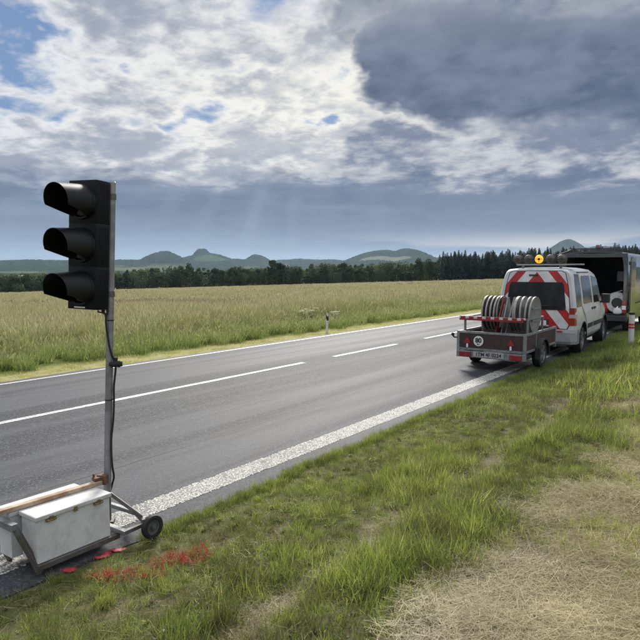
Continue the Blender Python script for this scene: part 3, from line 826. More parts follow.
# far side of the road: mown strip, green fringe, tall field grass turning tan
def field(y0, y1, xa, xb, dens, coll, name, smin, smax, label, fn):
    x, y = zone(xa, xb, y0, y1, dens); dist = np.hypot(x, y)
    keep, tint, hs = fn(x, y, dist); x, y, tint, hs = x[keep], y[keep], tint[keep], hs[keep]
    s = rng.uniform(smin, smax, len(x)); tx = np.stack([s, s, s * hs], 1)
    return scatter(name, np.stack([x, y, ground_z(x, y) - .02], 1), coll, tx, np.clip(tint, 0, 1), tilt=.08, label=label, cat='grass')


def tan(x, y):
    patch = fbm(x, y, .06, 51); dark = sstep(fbm(x * .35, y, .11, 55), .62, .72)
    return .50 + .55 * (patch - .4) + .55 * dark + .10 * rng.normal(0, 1, len(x))


field(-4, 70, -12.6, ELF - .1, 26, 'verge_far', 'mown_strip', .55, .95, 'short yellowish mown grass along the far edge of the road', lambda x, y, d: (rng.uniform(0, 1, len(x)) < .9, .80 + .12 * rng.normal(0, 1, len(x)), np.full(len(x), .55)))
field(-2, 90, -17.5, -12.1, 16, 'field_green', 'field_fringe', .75, 1.15, 'fringe of green grass between the far road edge and the tan field', lambda x, y, d: (rng.uniform(0, 1, len(x)) < sstep(-x, 12.0, 12.8) * (1 - .75 * sstep(-x, 14.5, 17.5)), .30 + .35 * sstep(-x, 13, 17.5) + .12 * rng.normal(0, 1, len(x)), .75 + .35 * fbm(x, y, .3, 3)))
field(0, 60, -45, -13.6, 13, 'field_near', 'field_grass', .8, 1.2, 'tall tan grass of the near part of the field across the road', lambda x, y, d: ((d < 46) & (rng.uniform(0, 1, len(x)) < sstep(-x, 13.4, 16.5)), tan(x, y) - .25 * (1 - sstep(-x, 14, 20)), .8 + .35 * fbm(x, y, .3, 3)))
field(5, 140, -130, -13.6, 2.6, 'field_mid', 'field_grass', .8, 1.2, 'tall tan grass of the middle part of the field across the road', lambda x, y, d: ((d > 42) & (d < 125), tan(x, y), .8 + .35 * fbm(x, y, .2, 3)))
def _far(x, y, d):
    c, s = math.cos(YAW), math.sin(YAW); px = CXY + F * (x * c + y * s) / (-x * s + y * c)
    return (d > 118) & (d < np.interp(px, [-150, 0, 320, 440, 520, 700], [330, 330, 325, 310, 300, 300]) + 6) & (x < -14), tan(x, y) + .05, .8 + .3 * fbm(x, y, .1, 3)
field(30, 335, -330, -14, .30, 'field_far', 'field_grass', .8, 1.2, 'tall tan grass of the distant part of the field below the trees', _far)

# white-flowering weeds by the far delineator
def umbel(loc, h, seed, label):
    g = np.random.default_rng(seed); e = empty('flowering_weed', loc); st = MB(); lf = MB()
    for k in range(9):
        a = g.uniform(0, 6.28); r = g.uniform(.05, .33) * h; top = Vector((r * math.cos(a), r * math.sin(a), h * g.uniform(.7, 1)))
        st.tube([(0, 0, -.03), top * .5 + Vector((0, 0, .05)), top], .006, 5)
        fl = MB()
        for q in range(26):
            b = g.uniform(0, 6.28); rr = .095 * math.sqrt(g.uniform()); c = top + Vector((rr * math.cos(b), rr * math.sin(b), .03 + g.uniform(-.012, .012)))
            fl.add([c + Vector((.017 * math.cos(b + w), .017 * math.sin(b + w), g.uniform(-.008, .008))) for w in (0, 1.57, 3.14, 4.71)], [(0, 1, 2, 3)])
        tag(fl.build('flower_head', G_WHITE, e), kind='stuff')
        for q in range(14):
            b = g.uniform(0, 6.28); c = top * g.uniform(.1, .7); d = Vector((math.cos(b), math.sin(b), g.uniform(-.2, .5))) * g.uniform(.08, .17); s_ = Vector((-math.sin(b), math.cos(b), 0)) * .025
            lf.add([c, c + d * .5 + s_, c + d, c + d * .5 - s_], [(0, 1, 2, 3)])
    st.build('stem', MATS['stem'], e); tag(lf.build('foliage', MATS['weed leaf'], e), kind='stuff')
    tag(e, label, 'weed'); return e


mat('stem', (.16, .2, .07), .7); mat('weed leaf', (.10, .16, .035), .7, var=.4, scale=20)
for i, (px, py, lab) in enumerate([(303, 327, 'white-flowering weed left of the white delineator post'), (312, 326, 'white-flowering weed close beside the white delineator post'), (335, 326, 'small white-flowering weed just right of the delineator post')]):
    d = heading_ray(px, py); k = (-.25 - EYE) / d.z; x, y = d.x * k, d.y * k
    umbel((x, y, float(ground_z(x, y))), .62 if i != 2 else .45, 5 + i, lab)

# ================================================================== objects: materials
M_BLACK = mat('black polycarbonate housing', (.004, .005, .007), .5, var=.2, scale=12, spec=.2)
M_BLACK2 = mat('black visor', (.005, .0055, .0065), .5, spec=.3)
M_GALV = mat('galvanised steel', (.30, .315, .315), .52, .55, var=.35, scale=9, bump=.08)
M_GALVD = mat('weathered dark steel', (.16, .165, .165), .6, .45, col2=(.11, .09, .075), scale=8)
M_RUST = mat('rusty tan beam', (.46, .36, .25), .8, col2=(.27, .16, .09), scale=7, bump=.2)
M_RUSTD = mat('rusty clamp', (.20, .10, .055), .8, .3, col2=(.09, .05, .035), scale=20, bump=.3)
M_RUB = mat('rubber', (.016, .016, .017), .75)
M_TYRE = mat('tyre rubber', (.022, .022, .022), .85, var=.3, scale=12, bump=.3)
M_RIMG = mat('grey wheel rim', (.25, .26, .27), .5, .5, var=.3, scale=10)
M_CABLE = mat('black cable', (.012, .012, .013), .5)
M_WHITE_ST = mat('white sticker', (.75, .75, .74), .5)

# ================================================================== mobile traffic light
tl = empty('mobile_traffic_light', (-3.9, 2.65, 0))
tag(tl, 'tall mobile traffic light with three black visored lamps on a trolley', 'traffic light')
O = Vector((-3.9, 2.65, 0))
P0, P1 = Vector((-3.895, 2.655, .05)) - O, Vector((-3.845, 2.745, 2.575)) - O
mb = MB(); mb.tube([P0, P1], .0265, 20); mb.lathe([(0, .0265), (.012, .02), (.014, 0)], P1, 'z', 20)
mb.build('pole', M_GALV, tl, True)
ax = (P1 - P0).normalized(); nrm = Vector((.221, -.974, 0)).normalized()
nrm = (nrm - ax * nrm.dot(ax)).normalized(); side = ax.cross(nrm).normalized()      # side: to the right seen from the front? (sign fixed below)
HEAD = Matrix((side, -nrm, ax)).transposed()                                         # local x=side, y=away from the front, z=up


def hp(x, y, z, base): return base + side * x - nrm * y + ax * z


head_top = P1 - ax * .005
SECT = .302
M_LENS = [mat('unlit red lens', (.018, .003, .003), .25, coat=.3), mat('unlit amber lens', (.012, .008, .003), .25, coat=.3), mat('unlit green lens', (.003, .008, .006), .25, coat=.3)]
for k in range(3):
    c = head_top - ax * (SECT * (k + .5)) + nrm * .095 - side * .112                              # centre of the housing
    mb = MB(); w, d, h = .132, .075, SECT / 2
    prof = []                                                                       # rounded plan of the housing
    for sx, sy, a0 in ((1, -1, -90), (1, 1, 0), (-1, 1, 90), (-1, -1, 180)):
        r = .018 if sy < 0 else .035
        for q in range(5):
            t = R(a0 + q * 22.5); prof.append((sx * (w - r) + r * math.cos(t), sy * (d - r) + r * math.sin(t)))
    n = len(prof); rows = [(-h, .985), (-h + .004, 1), (h - .004, 1), (h, .985)]
    vs = [hp(x * s, y * s, z, c) for z, s in rows for x, y in prof]
    fs = [(i * n + j, i * n + (j + 1) % n, (i + 1) * n + (j + 1) % n, (i + 1) * n + j) for i in range(3) for j in range(n)] + [tuple(range(n))[::-1], tuple(range(3 * n, 4 * n))]
    mb.add(vs, fs)
    for q in range(7):                                                              # moulded ribs down the side walls
        for sx in (-1, 1):
            y0 = -.045 + q * .014
            mb.add([hp(sx * (w - .001 + (0.003 if i in (1, 2) else 0)), y0 + .006 * i / 3, z, c) for z in (-h + .02, h - .02) for i in range(4)], [(0, 1, 5, 4), (1, 2, 6, 5), (2, 3, 7, 6)])
    sec = mb.build('lamp_section', M_BLACK, tl, True, angle=35)
    # door bezel ring, lens and visor on the front
    f0 = -d
    def ring(rr, yy, seg=40): return [hp(rr * math.cos(2 * math.pi * i / seg), yy, rr * math.sin(2 * math.pi * i / seg), c) for i in range(seg)]
    mb = MB(); S = 40; rs = [ring(.124, f0 - .0), ring(.122, f0 - .022), ring(.108, f0 - .022), ring(.106, f0 - .004)]
    mb.add([p for r_ in rs for p in r_], [(i * S + j, i * S + (j + 1) % S, (i + 1) * S + (j + 1) % S, (i + 1) * S + j) for i in range(3) for j in range(S)]); mb.build('bezel', M_BLACK2, sec, True)
    mb = MB(); rs = [ring(.106, f0 - .006), ring(.085, f0 - .016), ring(.05, f0 - .024), ring(.012, f0 - .027)]
    mb.add([p for r_ in rs for p in r_], [(i * S + j, i * S + (j + 1) % S, (i + 1) * S + (j + 1) % S, (i + 1) * S + j) for i in range(3) for j in range(S)] + [tuple(range(3 * S, 4 * S))]); mb.build('lens', M_LENS[k], sec, True)
    mb = MB(); nA, nL = 36, 8; vs = []; fs = []
    for lay, th in ((0, 0), (1, .004)):                                            # cowl: open below, cut back towards the bottom
        for i in range(nA + 1):
            for j in range(nL + 1):
                t = j / nL; half = 150 - 42 * t ** .8                              # degrees from the crown still covered at this depth
                a = R(90 - half + 2 * half * i / nA); ca, sa = math.cos(a), math.sin(a)
                low = (1 - sa) / 2; L = .238 - .045 * low; rr = .120 - .010 * t - th
                vs.append(hp(rr * ca, f0 - .02 - L * t, rr * sa - .012 * t, c))
    W_ = nL + 1; B_ = (nA + 1) * W_
    for lay in (0, 1):
        for i in range(nA):
            for j in range(nL): q = lay * B_ + i * W_ + j; fs.append((q, q + 1, q + W_ + 1, q + W_))
    for i in range(nA): q = i * W_ + nL; fs.append((q, q + W_, B_ + q + W_, B_ + q))
    for i in (0, nA):
        for j in range(nL): q = i * W_ + j; fs.append((q, q + 1, B_ + q + 1, B_ + q))
    mb.add(vs, fs); mb.build('visor', M_BLACK2, sec, True, angle=50)
hb = head_top - ax * (SECT * 3)
mb = MB()
mb.add([hp(x, -.075 - .003 + .0, z, hb + nrm * .095 - side * .112) for x, z in ((-.06, .008), (.04, .008), (.04, .018), (-.06, .018))], [(0, 1, 2, 3)])
mb.build('sticker', M_WHITE_ST, tl)
for zz in (.10, .80):                                                              # clamps holding the head to the pole
    mb = MB(); mb.lathe([(-.02, .031), (.02, .031), (.02, .0265)], P1 - ax * zz, 'z', 16); a = P1 - ax * zz; mb.bar(a, a + nrm * .04 - side * .03, .03, .03)
    mb.build('head_clamp', M_GALVD, tl)
mb = MB(); base = hb + nrm * .05 - side * .03                                                   # wiring under the head
mb.tube([base + side * .04, base + side * .05 - ax * .028, base + side * .0 - ax * .035 - nrm * .02, base - nrm * .02 - ax * .02], .006, 6)
mb.tube([base + side * -.03, base - side * .04 - ax * .02, base - nrm * .03 - ax * .03, base - nrm * .045 - ax * .09], .007, 6)
mb.lathe([(-.03, .012), (.01, .014)], base + side * .01, 'z', 10)
mb.build('wiring', M_CABLE, tl, True)
mb = MB()
right = Vector((.58, .814, 0))                                                     # along the picture, across the pole
def on_pole(z, off, tow=.028):
    p = P0 + (P1 - P0) * ((z - P0.z) / (P1.z - P0.z)); return p + right * off + Vector((.814, -.58, 0)) * tow
spts = [(1.66, -.015, .03), (1.60, -.028, .034), (1.52, -.022, .034), (1.40, -.002, .032), (1.32, .022, .03), (1.27, .040, .02), (1.22, .044, .016), (1.10, .034, .018), (.98, .036, .016), (.85, .033, .02), (.72, .022, .024), (.60, .024, .022), (.50, .032, .016), (.42, .044, .0), (.36, .034, -.02), (.30, .02, -.02)]
cpts = [on_pole(*s_) for s_ in spts]
fine = []
for i in range(len(cpts) - 1):
    a, b, c_, d_ = cpts[max(i - 1, 0)], cpts[i], cpts[i + 1], cpts[min(i + 2, len(cpts) - 1)]
    for t in (0, .25, .5, .75): fine.append(.5 * ((2 * b) + (c_ - a) * t + (2 * a - 5 * b + 4 * c_ - d_) * t * t + (3 * b - a - 3 * c_ + d_) * t ** 3))
mb.tube(fine, .0075, 8); mb.build('cable', M_CABLE, tl, True)
mb = MB(); cc = on_pole(1.265, .046, .03); mb.tube([cc - right * .035, cc + right * .03], [.021, .026], 12); mb.tube([cc - right * .05, cc - right * .035], [.012, .019], 12); mb.tube([cc + right * .03, cc + right * .045], [.02, .02], 10)
mb.tube([cc + Vector((0, 0, .05)), cc], .013, 8)
mb.build('cable_connector', M_RUB, tl, True)
for z in (1.585, 1.0): mb = MB(); p = P0 + (P1 - P0) * ((z - P0.z) / (P1.z - P0.z)); mb.lathe([(-.004, .029), (.004, .029)], p, 'z', 16); mb.build('cable_tie', M_RUB, tl)
# trolley frame of square tube; coordinates relative to O
T = lambda x, y, z: Vector((x, y, z)) - O
mb = MB(); mb.bar(T(-3.675, 1.99, .055), T(-3.675, 2.60, .055), .035, .035); mb.build('side_rail', M_GALVD, tl, bevel=.003)
mb = MB(); mb.bar(T(-4.135, 1.99, .055), T(-4.135, 2.84, .055), .035, .035); mb.build('side_rail', M_GALVD, tl, bevel=.003)
mb = MB(); mb.bar(T(-4.20, 2.585, .095), T(-3.585, 2.600, .095), .04, .03); mb.build('cross_tube', M_GALV, tl, bevel=.003)
mb = MB(); mb.bar(T(-4.20, 2.835, .105), T(-3.80, 2.850, .105), .035, .03); mb.build('cross_tube', M_GALV, tl, bevel=.003)
mb = MB(); mb.bar(T(-3.60, 2.590, .096), T(-3.605, 2.79, .100), .035, .029); mb.build('end_tube', M_GALVD, tl, bevel=.003)
mb = MB(); mb.bar(T(-3.84, 2.845, .128), T(-3.60, 2.765, .118), .028, .028); mb.build('end_tube', M_GALVD, tl, bevel=.003)
mb = MB(); mb.bar(T(-3.885, 2.672, .30), T(-3.640, 2.780, .135), .008, .028); mb.build('brace', M_GALVD, tl)
mb = MB(); mb.bar(T(-3.94, 2.615, .08), T(-3.86, 2.695, .08), .09, .03); mb.tube([T(-3.895, 2.655, .07), T(-3.893, 2.657, .26)], .033, 18); mb.build('pole_socket', M_GALVD, tl, True, angle=30)
mb = MB(); mb.bar(T(-4.6, 1.895, .325), T(-3.772, 1.905, .325), .045, .045); mb.build('handle_tube', M_GALV, tl, bevel=.004)
mb = MB(); mb.bar(T(-3.795, 1.92, .312), T(-3.682, 2.015, .012), .042, .03); mb.build('leg', M_GALVD, tl, bevel=.003)
mb = MB(); mb.bar(T(-4.22, 1.93, .312), T(-4.02, 2.0, .012), .042, .03); mb.build('leg', M_GALVD, tl, bevel=.003)
mb = MB(); mb.bar(T(-3.925, 1.40, .404), T(-3.872, 2.60, .404), .045, .030); mb.build('beam', M_RUST, tl, bevel=.003)
mb = MB(); mb.bar(T(-3.89, 2.55, .432), T(-3.88, 2.63, .432), .055, .026); mb.bar(T(-3.91, 2.607, .418), T(-3.845, 2.632, .418), .045, .07); mb.tube([T(-3.90, 2.56, .445), T(-3.90, 2.56, .47)], .009, 8)
mb.build('clamp', M_RUSTD, tl, bevel=.004)
# trolley wheel
wh = empty('wheel', T(-3.535, 2.785, .088)); wh.parent = tl; wh.scale = (.88, .88, .88)
mb = MB(); mb.lathe([(-.022, .062), (-.026, .082), (-.02, .096), (0, .1), (.02, .096), (.026, .082), (.022, .062)], (0, 0, 0), 'x', 36); mb.build('tyre', M_RUB, wh, True)
mb = MB(); mb.lathe([(-.016, .064), (.016, .064), (.014, .05), (.006, .045), (.006, .022), (.03, .02), (.03, 0)], (0, 0, 0), 'x', 28)
mb.build('rim', mat('grey plastic rim', (.09, .09, .09), .6), wh, True)
mb = MB(); mb.tube([(-.09, 0, 0), (.036, 0, 0)], .009, 10); mb.build('axle', M_GALVD, wh, True)

# battery boxes standing in the trolley
M_BOX = mat('scuffed white painted box', (.56, .57, .56), .55, col2=(.36, .37, .36), scale=5, bump=.05)
M_LID = mat('white painted lid', (.58, .58, .56), .55, col2=(.47, .46, .43), scale=9)
M_LATCH = mat('brassy latch', (.32, .24, .13), .5, .6, var=.4, scale=40)


def box_dirt():
    m = M_BOX; X.tree = t = m.node_tree; b = t.nodes['Principled BSDF']
    P = X(t.nodes.new('ShaderNodeTexCoord').outputs['Object'])
    n = xnoise(P, 7, 7, .7, .4); n2 = xnoise(P, 32, 6, .7); sc = xnoise(xvec(X(t.nodes.new('ShaderNodeTexCoord').outputs['Object']), 0, 0) if False else P, 3.2, 8, .75, 1.2)
    c = xmix(n.step(.38, .68), (.62, .625, .61, 1), (.50, .505, .49, 1)); c = xmix(n2.step(.58, .72) * .6, c, (.30, .27, .22, 1)); c = xmix((sc.step(.495, .503) - sc.step(.510, .518)) * .5, c, (.74, .74, .73, 1))
    t.links.new(c.s, b.inputs['Base Color'])


box_dirt()


def battery_box(x0, x1, y0, y1, label):
    e = empty('battery_box', ((x0 + x1) / 2, (y0 + y1) / 2, .075)); w, l = (x1 - x0) / 2, (y1 - y0) / 2
    mb = MB(); mb.box((-w + .012, -l + .012, 0), (w - .012, l - .012, .283)); mb.build('box_body', M_BOX, e, bevel=.004)
    mb = MB(); mb.box((-w, -l, .282), (w, l, .312)); ld = mb.build('lid', M_LID, e, bevel=.006)
    for yy in (-l * .62, l * .62):
        mb = MB(); mb.box((w - .012, yy - .035, .262), (w + .004, yy + .035, .278)); mb.box((w - .002, yy - .012, .268), (w + .008, yy + .012, .296)); mb.tube([(w + .006, yy - .03, .270), (w + .006, yy + .03, .270)], .004, 6); mb.build('latch', M_LATCH, e, bevel=.001)
    mb = MB(); mb.box((w - .002, -.012, .268), (w + .004, .012, .30)); mb.build('hasp', M_LATCH, e)
    tag(e, label, 'box')


battery_box(-3.872, -3.665, 1.985, 2.545, 'scuffed white steel battery box on the near side of the trolley')
battery_box(-4.058, -3.880, 1.93, 2.50, 'white battery box behind the beam, on the far side of the trolley')

# red spray marks
M_SPRAY = bpy.data.materials.new('red spray paint'); M_SPRAY.use_nodes = True; X.tree = t = M_SPRAY.node_tree
b = t.nodes['Principled BSDF']; b.inputs['Base Color'].default_value = (.42, .035, .045, 1); b.inputs['Roughness'].default_value = .6
P = X(t.nodes.new('ShaderNodeNewGeometry').outputs['Position']); n1 = xnoise(P, 90, 5, .7); n2 = xnoise(P, 11, 5, .6)
uv = t.nodes.new('ShaderNodeAttribute'); uv.attribute_name = 'core'
al = ((n1 - .5) * 1.1 + (n2 - .5) * .7 + X(uv.outputs['Fac'])).step(.25, .85); t.links.new(al.s, b.inputs['Alpha'])


def spray(name, path, w, label):
    pts = [Vector((x, y, 0)) for x, y in path]; V = []; Fc = []; C_ = []
    fine = []
    for i in range(len(pts) - 1):
        n = max(2, int((pts[i + 1] - pts[i]).length / .012)); fine += [pts[i].lerp(pts[i + 1], k / n) for k in range(n)]
    fine.append(pts[-1])
    for i, p in enumerate(fine):
        d = (fine[min(i + 1, len(fine) - 1)] - fine[max(i - 1, 0)]).normalized(); s_ = Vector((-d.y, d.x, 0)); ww = w * (.8 + .4 * random.random())
        tip = min(1, i / 5, (len(fine) - 1 - i) / 5)
        for k in (-1, -.7, -.35, 0, .35, .7, 1):
            q = p + s_ * (k * ww * 1.5); V.append((q.x, q.y, float(road_z(q.x)) + .006)); C_.append((1 - abs(k) ** 1.3) * tip)
        if i:
            for k in range(6): b0 = (i - 1) * 7 + k; Fc.append((b0, b0 + 1, b0 + 8, b0 + 7))
    me = bpy.data.meshes.new(name); me.from_pydata(V, [], Fc); me.materials.append(M_SPRAY); a = me.attributes.new('core', 'FLOAT', 'POINT'); a.data.foreach_set('value', C_)
    o = bpy.data.objects.new(name, me); COL.objects.link(o); tag(o, label, 'paint mark')


spray('spray_mark', [(-3.665, 2.115), (-3.60, 2.17), (-3.57, 2.24)], .034, 'short red spray paint stroke on the asphalt below the box corner')
spray('spray_mark', [(-3.665, 2.36), (-3.60, 2.38), (-3.585, 2.44), (-3.63, 2.47), (-3.665, 2.43)], .027, 'looped red spray paint mark on the asphalt under the box')
spray('spray_mark', [(-3.68, 2.50), (-3.61, 2.51), (-3.57, 2.56), (-3.60, 2.60)], .028, 'red spray paint stroke on the asphalt nearest the trolley wheel')
marks = [[(-3.30, 2.30), (-3.22, 2.36), (-3.12, 2.42)], [(-3.19, 2.49), (-3.13, 2.55), (-3.09, 2.63), (-3.14, 2.66), (-3.20, 2.60)], [(-3.13, 2.48), (-3.06, 2.56)],
         [(-3.12, 2.68), (-3.07, 2.78), (-2.98, 2.80), (-2.93, 2.72), (-2.90, 2.66)], [(-3.05, 2.66), (-2.99, 2.62)], [(-3.42, 2.20), (-3.34, 2.27)], [(-3.02, 2.44), (-2.95, 2.38)], [(-3.40, 2.17), (-3.28, 2.24), (-3.20, 2.22)], [(-3.16, 2.27), (-3.08, 2.30), (-2.98, 2.40)]]
sp = []
for ln in marks:
    for (ax_, ay_), (bx_, by_) in zip(ln, ln[1:]):
        for t_ in np.linspace(0, 1, 9): sp += [(ax_ + (bx_ - ax_) * t_ + random.gauss(0, .024), ay_ + (by_ - ay_) * t_ + random.gauss(0, .024)) for _ in range(1)]
sp = np.array(sp); sp = sp[rng.uniform(0, 1, len(sp)) < .95]
scatter('sprayed_grass', np.stack([sp[:, 0], sp[:, 1], ground_z(sp[:, 0], sp[:, 1]) + .02], 1), 'red_clumps', rng.uniform(.7, 1.1, len(sp)), rng.uniform(0, 1, len(sp)), tilt=.35, label='grass sprayed with red paint marks beside the trolley', cat='paint mark')

# ================================================================== delineator posts
M_POST = mat('white plastic post', (.66, .66, .64), .5, var=.15, scale=9)
M_PBLK = mat('black post band', (.015, .015, .015), .5)
M_REFW = mat('white reflector', (.8, .8, .8), .2)
M_REDB = mat('red reflective band', (.50, .035, .03), .4)


def delineator(x, y, rz, label, lean=.0):
    z = float(ground_z(x, y)); e = empty('delineator_post', (x, y, z), rz); e.rotation_euler = (0, lean, rz); e.scale = (.8, .8, .68)
    prof = [(-.06, .02), (.06, .02), (.03, -.05), (-.03, -.05)]
    mb = MB(); mb.add([(px_, py_, zz) for zz in (-.05, .93) for px_, py_ in prof] + [(px_, py_, 1.0 - (.05 if py_ < 0 else 0)) for px_, py_ in prof],
                      [(0, 1, 5, 4), (1, 2, 6, 5), (2, 3, 7, 6), (3, 0, 4, 7), (4, 5, 9, 8), (5, 6, 10, 9), (6, 7, 11, 10), (7, 4, 8, 11), (8, 9, 10, 11)])
    mb.build('post_body', M_POST, e)
    q = [(-.063, .023), (.063, .023), (.033, -.053), (-.033, -.053)]; lo = [.62, .70, .70, .62]
    mb = MB(); mb.add([(a, b_, lo[i]) for i, (a, b_) in enumerate(q)] + [(a, b_, lo[i] + .20) for i, (a, b_) in enumerate(q)], [(0, 1, 5, 4), (1, 2, 6, 5), (2, 3, 7, 6), (3, 0, 4, 7)]); bd = mb.build('black_band', M_PBLK, e)
    mb = MB(); mb.box((-.02, -.058, .69), (.02, -.054, .79)); mb.build('reflector', M_REFW, bd)
    tag(e, label, 'delineator'); return e


delineator(-11.62, 16.35, R(150), 'white delineator post with black band at the far road edge', R(-4))
z = float(ground_z(-2.66, 16.75)); e = empty('marker_post', (-2.66, 16.75, z - .02))
mb = MB(); mb.tube([(0, 0, 0), (0, 0, .80)], .065, 16); mb.build('post_body', M_POST, e, True)
for zz in (.46, .535): mb = MB(); mb.lathe([(zz, .0655), (zz, .068), (zz + .045, .068), (zz + .045, .0655)], (0, 0, 0), 'z', 18); mb.build('red_band', M_REDB, e)
mb = MB(); mb.lathe([(.80, .066), (.80, .07), (.86, .068), (.87, 0)], (0, 0, 0), 'z', 16); mb.build('post_cap', M_PBLK, e, True)
tag(e, 'round white marker post with red bands on the verge beside the vans', 'marker post')

# ================================================================== vehicles: shared
M_PAINT = mat('white vehicle paint', (.60, .61, .61), .32, var=.16, scale=3, coat=.5)
M_GLASS = mat('dark tinted glass', (.008, .010, .011), .10, spec=.22, col2=(.022, .023, .023), scale=4)
M_TRIM = mat('dark grey plastic trim', (.035, .036, .038), .6, var=.2, scale=10)
M_BUMP = mat('light grey bumper', (.34, .35, .36), .5, var=.25, scale=6)
M_TAIL = mat('red lamp glass', (.26, .010, .012), .15, coat=1)
M_TAILW = mat('clear lamp glass', (.45, .36, .34), .2, coat=1)
M_UNDER = mat('dark underbody', (.012, .012, .012), .9)


def wheel(parent, loc, r, w, out):
    e = empty('wheel', loc); e.parent = parent; k = w / 2
    mb = MB(); mb.lathe([(-k * .85, r * .62), (-k, r * .80), (-k * .85, r * .95), (-k * .45, r), (k * .45, r), (k * .85, r * .95), (k, r * .80), (k * .85, r * .62)], (0, 0, 0), 'x', 36); mb.build('tyre', M_TYRE, e, True)
    s = out; mb = MB(); mb.lathe([(-k * .8, r * .64), (s * k * .86, r * .64), (s * k * .86, r * .58), (s * k * .45, r * .52), (s * k * .35, r * .22), (s * k * .62, r * .18), (s * k * .62, 0)], (0, 0, 0), 'x', 30)
    for q in range(5):
        a = q * 1.2566; mb.bar((s * k * .62, math.cos(a) * r * .15, math.sin(a) * r * .15), (s * k * .72, math.cos(a) * r * .56, math.sin(a) * r * .56), .06, .03, up=(1, 0, 0))
    mb.build('rim', M_RIMG, e, True); return e


# ================================================================== roadworks van
VX, VY, VR = -4.27, 14.25, R(2.4)
van = empty('roadworks_van', (VX, VY, .015), VR)
tag(van, 'white roadworks van with red chevrons and amber lamps, parked behind its trailer', 'van')
def van_body(roof, belt, L, hw, stations, tilt=.10, zb=.30):
    """stations: (y, roof z, belt z, half-width scale). returns MB of a lofted closed shell"""
    lev = [(0, 0.90), (.10, .96), (.45, 1.0), (.85, 1.0), (1.0, .985)]                          # below belt: fraction of height, width
    upp = [(.25, .955), (.55, .91), (.80, .865), (.92, .82), (.98, .74), (1.0, .60), (1.015, .25)]
    mb = MB(); rows = []
    for y, zr, zbelt, ws in stations:
        ring = []
        for t, w in lev: ring.append((hw * w * ws, zb + (zbelt - zb) * t))
        for t, w in upp: ring.append((hw * w * ws, zbelt + (zr - zbelt) * t))
        full = [(x, z) for x, z in ring] + [(-x, z) for x, z in ring[::-1]]
        rows.append([(x, y + (tilt * max(0, (z - 1.0)) if y < .6 else 0), z) for x, z in full])
    n = len(rows[0]); v = [p for r_ in rows for p in r_]
    f = [(i * n + j, i * n + (j + 1) % n, (i + 1) * n + (j + 1) % n, (i + 1) * n + j) for i in range(len(rows) - 1) for j in range(n)]
    f += [tuple(range(n)), tuple((len(rows) - 1) * n + k for k in range(n))[::-1]]
    mb.add(v, f); return mb


def cut_arches(o, cuts):
    """wheel arches: subtract cylinders across the body"""
    bm = bmesh.new()
    for y, z, r, hw in cuts:
        for s in (-1, 1):
            res = bmesh.ops.create_cone(bm, cap_ends=True, segments=32, radius1=r, radius2=r, depth=.5, matrix=Matrix.Translation((s * hw, y, z)) @ Matrix.Rotation(R(90), 4, 'Y'))
    cm = bpy.data.meshes.new('cut'); bm.to_mesh(cm); bm.free(); co = bpy.data.objects.new('cut', cm); COL.objects.link(co); co.parent = o.parent
    md = o.modifiers.new('arch', 'BOOLEAN'); md.operation = 'DIFFERENCE'; md.object = co; md.solver = 'EXACT'
    bpy.context.view_layer.update(); me = bpy.data.meshes.new_from_object(o.evaluated_get(bpy.context.evaluated_depsgraph_get()))
    o.modifiers.remove(md); o.data = me; bpy.data.objects.remove(co)


HWV = .885
st = [(.0, 1.93, 1.06, .955), (.035, 1.955, 1.07, .985), (.09, 1.965, 1.07, 1.0), (.7, 1.985, 1.07, 1.0), (1.6, 1.99, 1.06, 1.0), (2.5, 1.96, 1.05, 1.0), (2.95, 1.89, 1.04, 1.0), (3.3, 1.66, 1.02, .99), (3.7, 1.28, 1.0, .98), (3.85, 1.10, .97, .97), (4.15, 1.0, .9, .94), (4.38, .85, .8, .88), (4.45, .68, .6, .82)]
body = van_body(1.98, 1.07, 4.45, HWV, st).build('body', M_PAINT, van, True, angle=28)
cut_arches(body, [(.93, .34, .385, HWV), (3.84, .34, .385, HWV)])
try: body.data.set_sharp_from_angle(angle=R(28))
except Exception: pass
for s in (-1, 1):                                                                            # dark liners inside the arches
    for yy in (.93, 3.84):
        mb = MB(); mb.lathe([(s * (HWV - .25), .383), (s * (HWV + .006), .383), (s * (HWV + .006), .405), (s * (HWV - .25), .405)], (0, yy, .34), 'x', 36, close=True); mb.build('wheel_arch', M_TRIM, van, True)
for s in (-1, 1):
    for yy in (.93, 3.84): wheel(van, (s * (HWV - .115), yy, .305), .305, .20, s)


def rear_y(z): return .10 * max(0, z - 1.0)


def rear_panel(poly, off, thick=.008):
    mb = MB(); n = len(poly); v = [(x, rear_y(z) - off - thick, z) for x, z in poly] + [(x, rear_y(z) - off + .03, z) for x, z in poly]
    mb.add(v, [tuple(range(n)), tuple(range(2 * n - 1, n - 1, -1))] + [(i, (i + 1) % n, n + (i + 1) % n, n + i) for i in range(n)]); return mb


